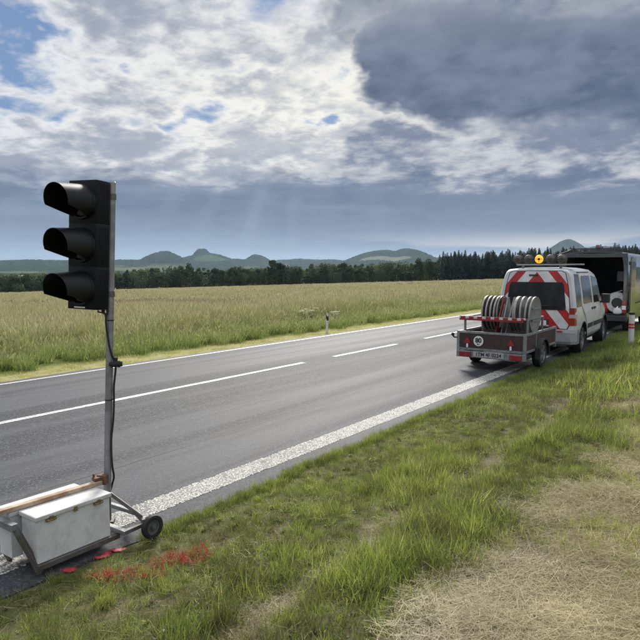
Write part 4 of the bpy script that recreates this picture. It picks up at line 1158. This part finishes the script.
M_CHEV = bpy.data.materials.new('red and white chevron film'); M_CHEV.use_nodes = True; X.tree = t = M_CHEV.node_tree
b = t.nodes['Principled BSDF']; b.inputs['Roughness'].default_value = .4
so = t.nodes.new('ShaderNodeSeparateXYZ'); co = t.nodes.new('ShaderNodeTexCoord'); t.links.new(co.outputs['Object'], so.inputs[0])
ox, oz = X(so.outputs[0]), X(so.outputs[2])
ph = X.m('FRACT', (X.m('ABSOLUTE', ox) * 1.0 + oz * .80 + (.46 * 3 - 1.31)) / .46)
n1 = xnoise(X(co.outputs['Object']), 5, 6, .65)
c = xmix(X.m('LESS_THAN', ph, .44), xmix(n1.step(.35, .7), (.70, .70, .69, 1), (.52, .52, .51, 1)), xmix(n1.step(.35, .7), (.46, .020, .022, 1), (.34, .018, .02, 1))); t.links.new(c.s, b.inputs['Base Color'])
rear_panel([(-.712, .608), (.712, .608), (.753, .71), (.758, 1.06), (.703, 1.55), (.627, 1.868), (.548, 1.917), (-.548, 1.917), (-.627, 1.868), (-.703, 1.55), (-.758, 1.06), (-.753, .71)], .002, .003).build('tailgate_gap_shade', M_UNDER, van)  # dark sheet standing in for the shaded gap round the tailgate
gate = rear_panel([(-.70, .62), (.70, .62), (.74, .72), (.745, 1.06), (.69, 1.55), (.615, 1.86), (.54, 1.905), (-.54, 1.905), (-.615, 1.86), (-.69, 1.55), (-.745, 1.06), (-.74, .72)], .004).build('tailgate', M_CHEV, van, bevel=.006)
w_ = rear_panel([(-.63, 1.04), (.63, 1.04), (.665, 1.09), (.60, 1.60), (.565, 1.66), (-.565, 1.66), (-.60, 1.60), (-.665, 1.09)], .014).build('rear_window', M_GLASS, gate)
mb = MB(); mb.tube([(-.05, -.035, 1.09), (.12, -.03, 1.12), (.33, -.02, 1.14)], .008, 6); mb.tube([(-.05, -.01, 1.07), (-.05, -.04, 1.09)], .02, 8); mb.build('wiper', M_TRIM, gate)
mb = MB(); mb.box((-.17, rear_y(1.82) - .035, 1.80), (.02, rear_y(1.82) - .008, 1.835)); mb.build('brake_light', M_TRIM, gate)
mb = rear_panel([(-.30, .70), (.30, .70), (.30, .82), (-.30, .82)], .010, .012); mb.build('handle_recess', M_TRIM, gate)
rear_panel([(-.26, .685), (.26, .685), (.26, .795), (-.26, .795)], .030, .004).build('number_plate', M_WHITE_ST, gate)
for s in (-1, 1):
    mb = MB(); mb.add([(s * x, y, z) for z, xo in ((.70, 0), (1.09, -.015)) for x, y in ((.742, -.016), (.86 + xo, .0), (.884 + xo, .05), (.893 + xo, .12), (.76, .12))],
                      [(0, 1, 6, 5), (1, 2, 7, 6), (2, 3, 8, 7), (3, 4, 9, 8), (4, 0, 5, 9), (0, 1, 2, 3, 4), (9, 8, 7, 6, 5)])
    l_ = mb.build('tail_light', M_TAIL, van)
    mb = MB(); mb.add([(s * x, y, z) for z in (.865, .945) for x, y in ((.742, -.019), (.862, -.002), (.887, .049), (.896, .118))], [(0, 1, 5, 4), (1, 2, 6, 5), (2, 3, 7, 6)]); mb.build('lamp_band', M_TAILW, l_)
mb = MB()
pf = [(-.06, .28), (-.085, .34), (-.085, .54), (-.06, .60), (.02, .60), (.02, .28)]
for xa, xb, ya, yb in ((-.80, .80, 0, 0),): mb.prism([(y, z) for y, z in pf], xa, xb, 'x')
for s in (-1, 1): mb.add([(s * .80 if i < 6 else s * .905, pf[i % 6][0] + (0 if i < 6 else .13), pf[i % 6][1]) for i in range(12)], [(k, (k + 1) % 6, 6 + (k + 1) % 6, 6 + k) for k in range(6)]); mb.add([(s * .905, pf[i][0] + .13, pf[i][1]) for i in range(6)] + [(s * .905, pf[i][0] + .34 if pf[i][0] < 0 else .34, pf[i][1]) for i in range(6)], [(k, (k + 1) % 6, 6 + (k + 1) % 6, 6 + k) for k in range(6)])
mb.build('bumper', M_BUMP, van, bevel=.01)
mb = MB(); mb.box((-.72, -.10, .235), (.72, .05, .285)); mb.build('bumper_skirt', M_TRIM, van)
mb = MB(); mb.box((-.62, -.10, .555), (.62, -.086, .585)); mb.build('step_strip', M_REDB, van)
mb = MB(); mb.bar((0, -.02, .36), (0, -.26, .37), .06, .05); mb.tube([(0, -.26, .37), (0, -.26, .45)], .018, 10); mb.build('tow_bar', M_UNDER, van)
mb = MB(); mb.box((-.72, .1, .20), (.72, 4.2, .32)); mb.build('underbody', M_UNDER, van)


def side_x(y, z, zb=.30):
    """half-width of the van at a height (straight part of the side)"""
    zr = float(np.interp(y, [s_[0] for s_ in st], [s_[1] for s_ in st])); zt = float(np.interp(y, [s_[0] for s_ in st], [s_[2] for s_ in st])); ws = float(np.interp(y, [s_[0] for s_ in st], [s_[3] for s_ in st]))
    if z <= zt: return HWV * ws * np.interp((z - zb) / (zt - zb), [0, .10, .45, .85, 1], [.90, .96, 1, 1, .985])
    return HWV * ws * np.interp((z - zt) / (zr - zt), [0, .25, .55, .80, .92, .98, 1], [.985, .955, .91, .865, .82, .74, .6])


def side_panel(poly, s, off, name, m, parent, thick=.02, bevel=.0):
    """a panel lying on the curved side; poly in (y, z), subdivided in z"""
    bm = bmesh.new(); vs = [bm.verts.new((0, y, z)) for y, z in poly]; bm.faces.new(vs)
    for zc_ in np.arange(.35, 1.95, .12):
        g = bm.verts[:] + bm.edges[:] + bm.faces[:]; bmesh.ops.bisect_plane(bm, geom=g, plane_co=(0, 0, zc_), plane_no=(0, 0, 1))
    r_ = bmesh.ops.extrude_face_region(bm, geom=bm.faces[:]); ex = set(v for v in r_['geom'] if isinstance(v, bmesh.types.BMVert))
    for v_ in bm.verts:
        x = side_x(v_.co.y, v_.co.z); v_.co.x = s * (x + (off if v_ in ex else off - thick))
    bmesh.ops.recalc_face_normals(bm, faces=bm.faces)
    me = bpy.data.meshes.new(name); bm.to_mesh(me); bm.free(); me.materials.append(m)
    o = bpy.data.objects.new(name, me); COL.objects.link(o); o.parent = parent
    if bevel: b_ = o.modifiers.new('bevel', 'BEVEL'); b_.width = bevel; b_.segments = 2; b_.limit_method = 'ANGLE'; b_.angle_limit = R(45)
    return o


M_DUST = mat('dusty white vehicle paint', (.58, .58, .56), .45, col2=(.47, .47, .45), scale=3)
for s in (1, -1):
    side_panel([(.14, 1.10), (.68, 1.10), (.70, 1.62), (.69, 1.84), (.28, 1.84), (.19, 1.6)], s, .006, 'quarter_window', M_GLASS, van)
    dr = side_panel([(1.30, .40), (2.00, .40), (2.02, 1.10), (2.00, 1.86), (.74, 1.86), (.72, 1.10), (.84, .98), (1.10, .82), (1.27, .62)], s, .014, 'sliding_door', M_DUST, van, .03, .006)
    side_panel([(.86, 1.15), (1.90, 1.15), (1.90, 1.74), (1.86, 1.80), (.92, 1.80), (.86, 1.74)], s, .020, 'door_window', M_GLASS, dr, .008)
    side_panel([(1.78, .98), (1.96, .98), (1.96, 1.03), (1.78, 1.03)], s, .035, 'handle', M_TRIM, dr, .025)
    side_panel([(1.34, .55), (1.98, .55), (1.98, .66), (1.34, .66)], s, .024, 'rubbing_strip', M_TRIM, dr, .02)
    df = side_panel([(2.06, .40), (3.20, .40), (3.38, .62), (3.42, .95), (3.36, 1.06), (2.92, 1.72), (2.80, 1.80), (2.06, 1.86), (2.055, 1.10)], s, .014, 'front_door', M_DUST, van, .03, .006)
    side_panel([(2.14, 1.13), (3.24, 1.13), (2.90, 1.66), (2.78, 1.75), (2.14, 1.80)], s, .020, 'door_window', M_GLASS, df, .008)
    side_panel([(2.10, .98), (2.28, .98), (2.28, 1.03), (2.10, 1.03)], s, .035, 'handle', M_TRIM, df, .025)
    side_panel([(2.10, .55), (3.30, .55), (3.36, .66), (2.10, .66)], s, .024, 'rubbing_strip', M_TRIM, df, .02)
    side_panel([(.62, 1.865), (2.02, 1.865), (2.02, 1.89), (.62, 1.89)], s, .008, 'door_rail', M_TRIM, van)
    mb = MB(); mb.box((s * .90, 3.05, 1.08), (s * 1.10, 3.19, 1.32)); mb.bar((s * .86, 3.12, 1.10), (s * .94, 3.12, 1.12), .06, .05); mb.build('mirror', M_TRIM, van, bevel=.03)
mb = MB(); mb.add([(-.62, 2.96, 1.905), (.62, 2.96, 1.905), (.80, 3.78, 1.20), (-.80, 3.78, 1.20)], [(0, 1, 2, 3)]); mb.build('windscreen', M_GLASS, van)
# beacon bar on the roof
bar_ = MB(); bar_.box((-.52, .24, 2.045), (.93, .52, 2.075)); bar_.bar((-.40, .38, 1.975), (-.40, .38, 2.05), .06, .05); bar_.bar((.45, .38, 1.965), (.45, .38, 2.05), .06, .05); lb = bar_.build('light_bar', M_BUMP, van, bevel=.004)
M_LAMPOFF = mat('unlit amber warning lamp', (.075, .055, .042), .25, coat=1)
M_LAMPON = mat('lit amber warning lamp', (.9, .42, .03), .3, emit=((1, .36, .03), .7))
for k in range(5):
    xk = -.50 + k * .247
    mb = MB(); mb.lathe([(.20, .0), (.20, .085), (.225, .105), (.30, .105), (.33, .06), (.33, 0)], (xk, 0.05, 2.185), 'y', 24); mb.bar((xk, .30, 2.07), (xk, .30, 2.10), .05, .04); l_ = mb.build('warning_lamp', M_TRIM, lb, True)
    mb = MB(); mb.lathe([(.197, .096), (.188, .085), (.180, .05), (.178, 0)], (xk, 0.05, 2.185), 'y', 24); mb.build('lamp_lens', M_LAMPON if k == 2 else M_LAMPOFF, l_, True)
    mb = MB(); mb.box((xk - .085, .222, 2.18), (xk + .085, .228, 2.19)); mb.box((xk - .005, .2215, 2.10), (xk + .005, .2275, 2.18)); mb.lathe([(.221, .03), (.221, 0)], (xk, 0, 2.185), 'y', 12); mb.build('lamp_guard', M_TRIM, l_)
mb = MB(); mb.bar((.34, .5, 2.26), (.62, .62, 2.38), .05, .05); mb.bar((.48, .56, 2.07), (.48, .56, 2.31), .03, .03); mb.build('lamp_bracket', M_TRIM, lb)

# ================================================================== trailer
TX, TY = -4.26, 11.45
trl = empty('trailer', (TX, TY, .015), R(.5))
tag(trl, 'small galvanised trailer with dark plank sides carrying a rack of road signs', 'trailer')
M_PLANK = mat('dark brown plywood panel', (.060, .028, .026), .6, col2=(.038, .022, .021), scale=6)
HW, TL_ = .655, 2.05
ZB, ZT = .375, .73
mb = MB()
for (x, y) in ((-HW, 0), (HW, 0), (-HW, TL_), (HW, TL_)): mb.box((x - .028, y - .02, .30), (x + .028, y + .036, ZT + .012))
mb.build('corner_post', M_GALV, trl, bevel=.004)
tg = MB(); tg.box((-HW + .03, -.006, ZB + .03), (HW - .03, .012, ZT - .03)); tg = tg.build('tailgate', M_PLANK, trl)
mb = MB(); mb.box((-HW + .028, -.018, ZT - .035), (HW - .028, .024, ZT + .008)); mb.box((-HW + .028, -.018, ZB - .008), (HW - .028, .024, ZB + .035)); mb.build('frame', M_GALV, tg, bevel=.003)
for s in (-1, 1):
    sp_ = MB(); sp_.box((s * HW - .009, .04, ZB + .03), (s * HW + .009, TL_ - .02, ZT - .03)); sp_ = sp_.build('side_panel', M_PLANK, trl)
    mb = MB(); mb.box((s * HW - .02, .036, ZT - .035), (s * HW + .02, TL_, ZT + .008)); mb.box((s * HW - .02, .036, ZB - .01), (s * HW + .02, TL_, ZB + .035))
    mb.box((s * HW - .018, .66, ZB + .034), (s * HW + .018, .70, ZT - .034)); mb.build('frame', M_GALV, sp_, bevel=.003)
mb = MB(); mb.box((-HW + .03, TL_ - .01, ZB), (HW - .03, TL_ + .01, ZT)); mb.build('headboard', M_PLANK, trl)
mb = MB(); mb.box((-HW + .02, .03, ZB - .02), (HW - .02, TL_ - .02, ZB + .004)); mb.build('floor', M_PLANK, trl)
mb = MB(); mb.box((-HW - .03, -.025, .225), (HW + .03, .03, .352)); lbm = mb.build('light_board', M_GALV, trl, bevel=.006)
for s in (-1, 1):
    mb = MB(); x0 = s * .50; mb.box((x0 - .115, -.060, .236), (x0 + .115, -.026, .336)); l_ = mb.build('tail_light', M_TAIL, trl, bevel=.008)
    mb = MB(); mb.box((x0 - .115 * (1 if s > 0 else .0) - .0, -.0635, .25), (x0 - .115 * (1 if s > 0 else .0) + .05, -.061, .29)); mb.build('indicator', mat('dull amber lamp', (.20, .06, .03), .3), l_)
    xc = s * .46 if s < 0 else .40
    mb = MB(); mb.prism([(xc - .075, .505), (xc + .075, .505), (xc, .632)], -.032, -.022, 'y'); rf = mb.build('triangle_reflector', mat('red reflector', (.30, .012, .014), .25, coat=1), tg)
    mb = MB(); mb.box((xc - .018, -.034, .42), (xc + .018, -.020, .495)); mb.build('side_marker', M_WHITE_ST, tg)
mb = MB(); mb.lathe([(-.022, .0), (-.026, .098), (-.022, .10), (-.019, .10)], (-.235, 0, .555), 'y', 32); stk = mb.build('speed_sticker', M_WHITE_ST, tg)
text_mesh('80', .125, M_PBLK, 'lettering', stk, Matrix.Translation((-.235, -.029, .565)) @ Matrix.Rotation(R(90), 4, 'X'), .004)
text_mesh('km', .045, M_PBLK, 'lettering', stk, Matrix.Translation((-.235, -.029, .495)) @ Matrix.Rotation(R(90), 4, 'X'), .001)
mb = MB(); mb.box((-.335, -.036, .245), (.275, -.026, .345)); pl = mb.build('number_plate', mat('shade-toned number plate', (.42, .42, .41), .5, var=.25, scale=9), trl)  # plate colour greyed to carry the shade lying on it
text_mesh('1TM 4F 0224', .095, M_PBLK, 'lettering', pl, Matrix.Translation((-.03, -.038, .295)) @ Matrix.Rotation(R(90), 4, 'X'), .002)
for s in (-1, 1):
    wheel(trl, (s * (HW + .0), .95, .275), .275, .165, s)
    mb = MB(); n = 12; vs = []
    for i in range(n + 1):
        a = R(-8 + 196 * i / n); c_, s_ = math.cos(a), math.sin(a)
        for xx, rr in ((s * (HW - .10 + .11), .315), (s * (HW + .115), .315), (s * (HW + .115), .285)): vs.append((xx, .95 + c_ * (rr + .02), .275 + s_ * rr))
    mb.add(vs, [(i * 3 + k, i * 3 + k + 1, i * 3 + k + 4, i * 3 + k + 3) for i in range(n) for k in range(2)]); mb.build('mudguard', M_TRIM, trl, True)
    mb = MB(); mb.box((s * (HW + .02) - .0 if s > 0 else s * (HW + .115), .585, .20), (s * (HW + .115) if s > 0 else s * (HW + .02), .600, .42)); mb.build('mud_flap', M_TRIM, trl)
mb = MB(); mb.bar((-HW, .95, .275), (HW, .95, .275), .06); mb.bar((-.35, TL_, .32), (0, 2.75, .38), .06); mb.bar((.35, TL_, .32), (0, 2.75, .38), .06); mb.build('drawbar', M_GALVD, trl)
mb = MB(); mb.tube([(-HW - .03, .02, .60), (-HW - .10, .02, .60), (-HW - .13, .02, .64)], [.016, .016, .02], 8); mb.lathe([(-.02, .018), (0, .034), (.03, .03), (.04, 0)], (-HW - .13, .02, .65), 'z', 10); mb.build('tow_hook', M_RUB, trl, True)
# sign rack above the load
M_FRAME = mat('grey steel rack', (.26, .27, .27), .55, .5, var=.3, scale=8)
for (x, y) in ((-.60, .20), (.64, .20), (-.60, 1.15), (.64, 1.15)):
    mb = MB(); mb.box((x - .018, y - .018, ZB), (x + .018, y + .018, .985)); mb.build('rack_post', M_FRAME, trl)
for x in (-.60, .64):
    mb = MB(); mb.box((x - .02, .215, .985), (x + .02, 1.20, 1.015)); mb.build('rack_rail', M_FRAME, trl)
mb = MB(); mb.box((-.58, 1.14, .985), (.62, 1.17, 1.01)); mb.build('rack_rail', M_FRAME, trl)
M_BOARD = bpy.data.materials.new('red and white striped board'); M_BOARD.use_nodes = True; X.tree = t = M_BOARD.node_tree
b = t.nodes['Principled BSDF']; b.inputs['Roughness'].default_value = .45
so = t.nodes.new('ShaderNodeSeparateXYZ'); co = t.nodes.new('ShaderNodeTexCoord'); t.links.new(co.outputs['Object'], so.inputs[0])
ph = X.m('FRACT', (X(so.outputs[0]) + X(so.outputs[1]) * .7) / .17); n1 = xnoise(X(co.outputs['Object']), 8, 5, .6)
c = xmix(X.m('LESS_THAN', ph, .42), (.30, .022, .028, 1), (.55, .55, .54, 1)); c = xmix(n1.step(.55, .75) * .4, c, (.2, .14, .12, 1)); t.links.new(c.s, b.inputs['Base Color'])
mb = MB(); mb.box((-.655, .05, .985), (.60, .33, 1.010)); bd = mb.build('striped_board', M_BOARD, trl, bevel=.002)
mb = MB(); mb.box((-.655, .033, .986), (.60, .049, 1.030)); mb.build('striped_edge', M_BOARD, bd)
mb = MB(); mb.box((-.655, .030, .950), (.60, .049, .985)); mb.build('board_edge', mat('dark red rail', (.26, .02, .022), .5), bd)
# dark gear lying in the trailer bed
mb = MB()
for k in range(3):
    mb.box((-.55 + k * .36, .25, ZB + .006), (-.24 + k * .36, 1.0, ZB + .12 + .05 * (k % 2)))
o_ = mb.build('sign_base', mat('black rubber sign base', (.02, .02, .02), .85, bump=.2), None, bevel=.012)
bpy.data.objects.remove(o_)
M_BASE = MATS['black rubber sign base']
for k, nm in enumerate(('left', 'middle', 'right')):
    mb = MB(); mb.box((-.16, -.38, 0), (.16, .38, .12)); mb.box((-.05, -.05, .12), (.05, .05, .15))
    o_ = mb.build('sign_base', M_BASE, None, bevel=.015); o_.location = (TX - .40 + k * .40, TY + .62, .015 + ZB + .006)
    tag(o_, 'black rubber sign base in the trailer bed, %s one of three' % nm, 'sign base', 'sign bases in the trailer')

# ---- road signs standing on edge in the rack
M_SBACK = mat('grey sign back', (.24, .245, .25), .5, .4, var=.25, scale=5)
M_SFACE = mat('white sign face', (.68, .68, .67), .4, var=.1, scale=5)
M_SEDGE = mat('dull grey sign rim', (.33, .315, .29), .5, .3, var=.3, scale=10)
M_SDARK = mat('dark weathered sign back', (.13, .115, .105), .6, .2, var=.4, scale=6)


def round_sign(x, yc, label, dark):
    e = empty('round_sign', (TX + x, TY + yc, .74)); e.rotation_euler = (0, R(random.uniform(-2.0, 2.0)), R(random.uniform(-2, 2)))
    r = .348; mb = MB(); mb.lathe([(.012, 0), (.012, r - .012), (.0125, r - .010), (-.0, r - .010), (.0, 0)], (0, 0, .345), 'x', 44); mb.build('sign_plate', M_SDARK if dark else M_SBACK, e, True, angle=30)
    mb = MB(); mb.lathe([(-.014, r - .012), (-.014, r), (.016, r), (.016, r - .012)], (0, 0, .345), 'x', 44, close=True); mb.build('sign_rim', M_SEDGE, e, True, angle=30)
    mb = MB(); mb.lathe([(-.002, 0), (-.002, r - .05)], (0, 0, .345), 'x', 32); mb.build('sign_face', M_SFACE, e)
    mb = MB(); mb.box((.016, -.22, .22), (.034, .22, .25)); mb.box((.016, -.22, .45), (.034, .22, .48)); mb.build('mounting_rail', M_GALV, e)
    tag(e, label, 'road sign', 'round signs in the trailer rack')


ordn = ['first', 'second', 'third', 'fourth']
round_sign(.285, .70, 'grey round road sign on edge beside the triangular signs in the rack', False)
round_sign(-.02, .74, 'dark round road sign on edge behind the red-edged triangular sign', True)
for k, x in enumerate((-.32, -.245, -.17, -.095)): round_sign(x, .68, 'dark round road sign on edge in the rack, %s in the left set of four' % ordn[k], True)
for k, x in enumerate((.375, .465, .555, .645)): round_sign(x - .03, .68, 'grey round road sign on edge in the rack, %s in the right set of four' % ordn[k], False)


def tri_sign(x, yc, label, front):
    e = empty('triangular_sign', (TX + x, TY + yc, .72)); e.rotation_euler = (0, R(random.uniform(-3, 3)), R(random.uniform(-3, 3))); s_ = .40
    def tri(k, z0=0): return [(-s_ * k, z0), (s_ * k, z0), (s_ * k * 1.02 - .03 * k, .05 * k + z0), (.03 * k, .69 * k + z0), (-.03 * k, .69 * k + z0), (-s_ * k * 1.02 + .03 * k, .05 * k + z0)]
    mb = MB(); mb.prism(tri(1), -.012, .012, 'x'); mb.build('sign_plate', mat('faded red sign film', (.24, .03, .03), .5, var=.3, scale=8) if front else M_SBACK, e)
    mb = MB(); mb.prism(tri(.66, .10), .012, .0135, 'x'); mb.build('sign_face', M_SFACE if front else M_GALV, e)
    tag(e, label, 'road sign', 'triangular signs in the trailer rack')


tri_sign(.03, .62, 'red-edged triangular road sign on edge in the middle of the rack', True)
tri_sign(.11, .64, 'grey-backed triangular road sign beside the red-edged one', False)
tri_sign(.215, .64, 'grey-backed triangular road sign nearest the right set of round signs', False)

# ================================================================== dark van with open rear
bv = empty('open_van', (-4.40, 20.60, .0), R(1.0))
tag(bv, 'large silver-grey van standing with its dark cargo bay open at the rear', 'van')
M_SILV = mat('silver grey vehicle paint', (.055, .06, .058), .25, .35, var=.12, scale=2, coat=.8)
M_INT = mat('dark van interior lining', (.020, .021, .023), .8, var=.3, scale=4)
hw2, zf, zr2 = .975, .60, 2.52
prof = [(hw2 * .97, .36), (hw2, .55), (hw2, 1.25), (hw2 * .965, 1.7), (hw2 * .92, 2.2), (hw2 * .87, 2.42), (hw2 * .80, 2.49), (hw2 * .6, 2.525), (0, 2.545)]
def half_loop(s): return [(s * x, z) for x, z in prof]
ysv = [0, .05, 1, 2, 3, 3.6]
for s, nm in ((1, 'side_wall'), (-1, 'side_wall')):
    mb = MB(); outer = half_loop(s)[:6]; rows = []
    for y in ysv: rows += [(x, y, z) for x, z in outer] + [(x - s * .07, y, z) for x, z in outer[::-1]]
    n = 12; mb.add(rows, [(i * n + j, i * n + (j + 1) % n, (i + 1) * n + (j + 1) % n, (i + 1) * n + j) for i in range(len(ysv) - 1) for j in range(n)] + [tuple(range(n)), tuple((len(ysv) - 1) * n + k for k in range(n))],)
    w_ = mb.build(nm, [M_SILV, M_INT], bv, True, angle=30)
    for p in w_.data.polygons:
        if p.normal.x * s < -.4: p.material_index = 1
    mb = MB(); mb.add([(s * (hw2 * .962 + .006 - (z - 1.7) * .05), y, z) for y, z in ((1.75, 1.42), (3.0, 1.42), (3.0, 2.05), (1.75, 2.05))], [(0, 1, 2, 3)]); mb.build('side_window', M_GLASS, w_)
    mb = MB(); mb.box((s * hw2 - .004 if s > 0 else s * hw2 - .012, .25, .86), (s * hw2 + .012 if s > 0 else s * hw2 + .004, 3.3, .90)); mb.build('side_moulding', M_TRIM, w_)
    mb = MB(); mb.lathe([(s * (hw2 - .2), .40), (s * (hw2 + .008), .40), (s * (hw2 + .008), .425), (s * (hw2 - .2), .425)], (0, 1.05, .36), 'x', 32, close=True); mb.build('wheel_arch', M_TRIM, w_)
    mb = MB(); mb.box((s * (hw2 - .08) - .06, -.022, .62), (s * (hw2 - .08) + .06, .01, 1.02)); tl_ = mb.build('tail_light', M_TAIL, bv, bevel=.01)
    mb = MB(); mb.box((s * (hw2 - .08) - .055, -.026, .74), (s * (hw2 - .08) + .055, -.02, .86)); mb.build('lamp_band', M_WHITE_ST, tl_)
    for yy in (1.05, 4.45): wheel(bv, (s * (hw2 - .13), yy, .35), .35, .22, s)
mb = MB(); outr = half_loop(1)[5:] + half_loop(-1)[5:][::-1][1:]; n = len(outr); rows = []
for y in ysv: rows += [(x, y, z) for x, z in outr] + [(x * .95, y, z - .06) for x, z in outr[::-1]]
n2 = 2 * n; mb.add(rows, [(i * n2 + j, i * n2 + (j + 1) % n2, (i + 1) * n2 + (j + 1) % n2, (i + 1) * n2 + j) for i in range(len(ysv) - 1) for j in range(n2)] + [tuple(range(n2)), tuple((len(ysv) - 1) * n2 + k for k in range(n2))]); mb.build('roof', M_SILV, bv, True, angle=30)
mb = MB(); mb.box((-hw2 + .06, 0.01, zf - .06), (hw2 - .06, 3.6, zf)); mb.build('cargo_floor', M_INT, bv)
mb = MB(); mb.box((-hw2 + .07, 3.5, zf), (hw2 - .07, 3.56, 2.40)); bh = mb.build('bulkhead', M_INT, bv)
mb = MB(); mb.box((.10, 3.49, 1.55), (.62, 3.498, 1.90)); mb.build('bulkhead_window', mat('dim cab window', (.10, .13, .16), .2), bh)
for s in (-1, 1): mb = MB(); mb.box((s * (hw2 - .07) - .05, -.01, .62), (s * (hw2 - .07) + .05, .05, 2.34)); mb.build('door_post', M_SILV, bv, bevel=.01)
mb = MB(); mb.box((-hw2 + .03, -.01, 2.34), (hw2 - .03, .05, 2.46)); mb.build('door_header', M_SILV, bv, bevel=.01)
mb = MB(); mb.box((-hw2, -.10, .38), (hw2, .02, .56)); mb.build('bumper', M_TRIM, bv, bevel=.02)
# cab, mostly hidden behind the cargo bay
stb = [(3.55, 2.52, 1.3, .99), (4.2, 2.46, 1.3, .99), (4.7, 2.05, 1.28, .97), (5.2, 1.35, 1.2, .95), (5.5, 1.15, 1.05, .92), (5.75, .8, .7, .85)]
cab = van_body(2.5, 1.3, 2, hw2, stb, 0, .36).build('cab', M_SILV, bv, True, angle=28); cut_arches(cab, [(4.45, .35, .42, hw2)])
mb = MB(); mb.box((-.8, .1, .30), (.8, 5.2, .50)); mb.build('underbody', M_UNDER, bv)
# rear doors folded right back along the sides
for s in (1, -1):
    mb = MB(); mb.prism([(.03, .60), (.92, .60), (.92, 2.1), (.86, 2.34), (.10, 2.36), (.03, 2.2)], s * (hw2 + .035), s * (hw2 + .085), 'x'); d_ = mb.build('rear_door', M_SILV, bv, bevel=.015)
    mb = MB(); mb.prism([(.12, 1.42), (.82, 1.42), (.82, 2.10), (.76, 2.2), (.16, 2.2), (.12, 2.1)], s * (hw2 + .084), s * (hw2 + .088), 'x'); mb.build('door_window', M_GLASS, d_)
    for zz in (.8, 1.5, 2.15): mb = MB(); mb.tube([(s * (hw2 + .03), -.012, zz - .05), (s * (hw2 + .03), -.012, zz + .05)], .022, 8); mb.build('hinge', M_TRIM, d_)
# roof bars
for yy in (.22, 1.5, 2.8): mb = MB(); mb.bar((-.70, yy, 2.62), (.70, yy, 2.62), .05, .035); [mb.bar((s * .62, yy, 2.48), (s * .62, yy, 2.62), .05, .04) for s in (-1, 1)]; mb.build('roof_bar', M_TRIM, bv, bevel=.005)
mb = MB(); mb.lathe([(0, .07), (.05, .07), (.09, .05), (.10, 0)], (.05, .20, 2.64), 'z', 16); mb.build('beacon', mat('red beacon', (.14, .03, .025), .3, coat=1), bv, True)
# cargo in the open bay
def rel(x, y, z): return bv.matrix_basis @ Vector((x, y, z))
bpy.context.view_layer.update()
bag = empty('red_bag', rel(.24, .35, zf)); mb = MB()
mb.lathe([(0, .10), (.02, .17), (.18, .20), (.36, .17), (.46, .09), (.48, .0)], (0, 0, 0), 'z', 16); ob = mb.build('bag_body', mat('red cloth', (.52, .035, .025), .7, var=.3, scale=9, bump=.5, bscale=12), bag, True)
mb = MB(); mb.box((-.13, -.205, .12), (.06, -.16, .24)); mb.build('white_patch', M_WHITE_ST, bag, bevel=.01)
mb = MB(); mb.tube([(-.08, 0, .45), (-.05, 0, .56), (.05, 0, .56), (.08, 0, .45)], .014, 6); mb.build('handle', M_RUB, bag, True)
tag(bag, 'red bag with a white patch in the open van', 'bag')
reel = empty('white_reel', rel(.66, .30, zf)); mb = MB()
mb.lathe([(-.10, .16), (-.10, .30), (-.06, .33), (.06, .33), (.10, .30), (.10, .16)], (0, 0, .33), 'y', 32, close=True); mb.build('hose_coil', mat('dirty white hose', (.55, .55, .54), .5, var=.3, scale=14, bump=.4, bscale=20), reel, True)
mb = MB(); mb.lathe([(-.08, 0), (-.08, .17), (.08, .17), (.08, 0)], (0, 0, .33), 'y', 24); mb.build('hub', M_TRIM, reel, True)
tag(reel, 'big white coiled hose reel standing at the right in the open van', 'reel')
sk = empty('white_sack', rel(.72, -.02, zf)); mb = MB(); mb.lathe([(0, .08), (.03, .12), (.10, .13), (.18, .08), (.20, 0)], (0, 0, 0), 'z', 14); mb.build('sack_body', mat('white plastic sack', (.62, .62, .62), .5, bump=.6, bscale=15), sk, True); sk.scale = (1, .6, 1)
mb = MB(); mb.tube([(-.02, 0, .18), (.01, 0, .24)], [.03, .015], 8); mb.build('sack_neck', M_WHITE_ST, sk, True)
tag(sk, 'small white plastic sack lying before the reel in the open van', 'sack')
tp = empty('tool_pole', rel(-.05, .2, zf)); mb = MB(); mb.tube([(0, .1, .42), (.84, .12, .72)], .02, 8); mb.build('shaft', M_GALV, tp, True)
mb = MB(); mb.box((-.06, .06, .0), (.06, .16, .42)); mb.build('stand', M_TRIM, tp)
tag(tp, 'slanting grey tool pole above the reel in the open van', 'tool')

# ================================================================== air
hz = MB(); hz.box((-9500, -9500, -60), (9500, 9500, 260))
hm = bpy.data.materials.new('thin summer haze'); hm.use_nodes = True; t = hm.node_tree; t.nodes.clear()
pv = t.nodes.new('ShaderNodeVolumePrincipled'); pv.inputs['Color'].default_value = (.55, .74, 1, 1); pv.inputs['Density'].default_value = 4.5e-5; pv.inputs['Anisotropy'].default_value = .2
ho = t.nodes.new('ShaderNodeOutputMaterial'); t.links.new(pv.outputs[0], ho.inputs['Volume'])
o = hz.build('haze', hm); tag(o, 'thin bluish haze over the whole countryside', 'haze', kind='stuff')
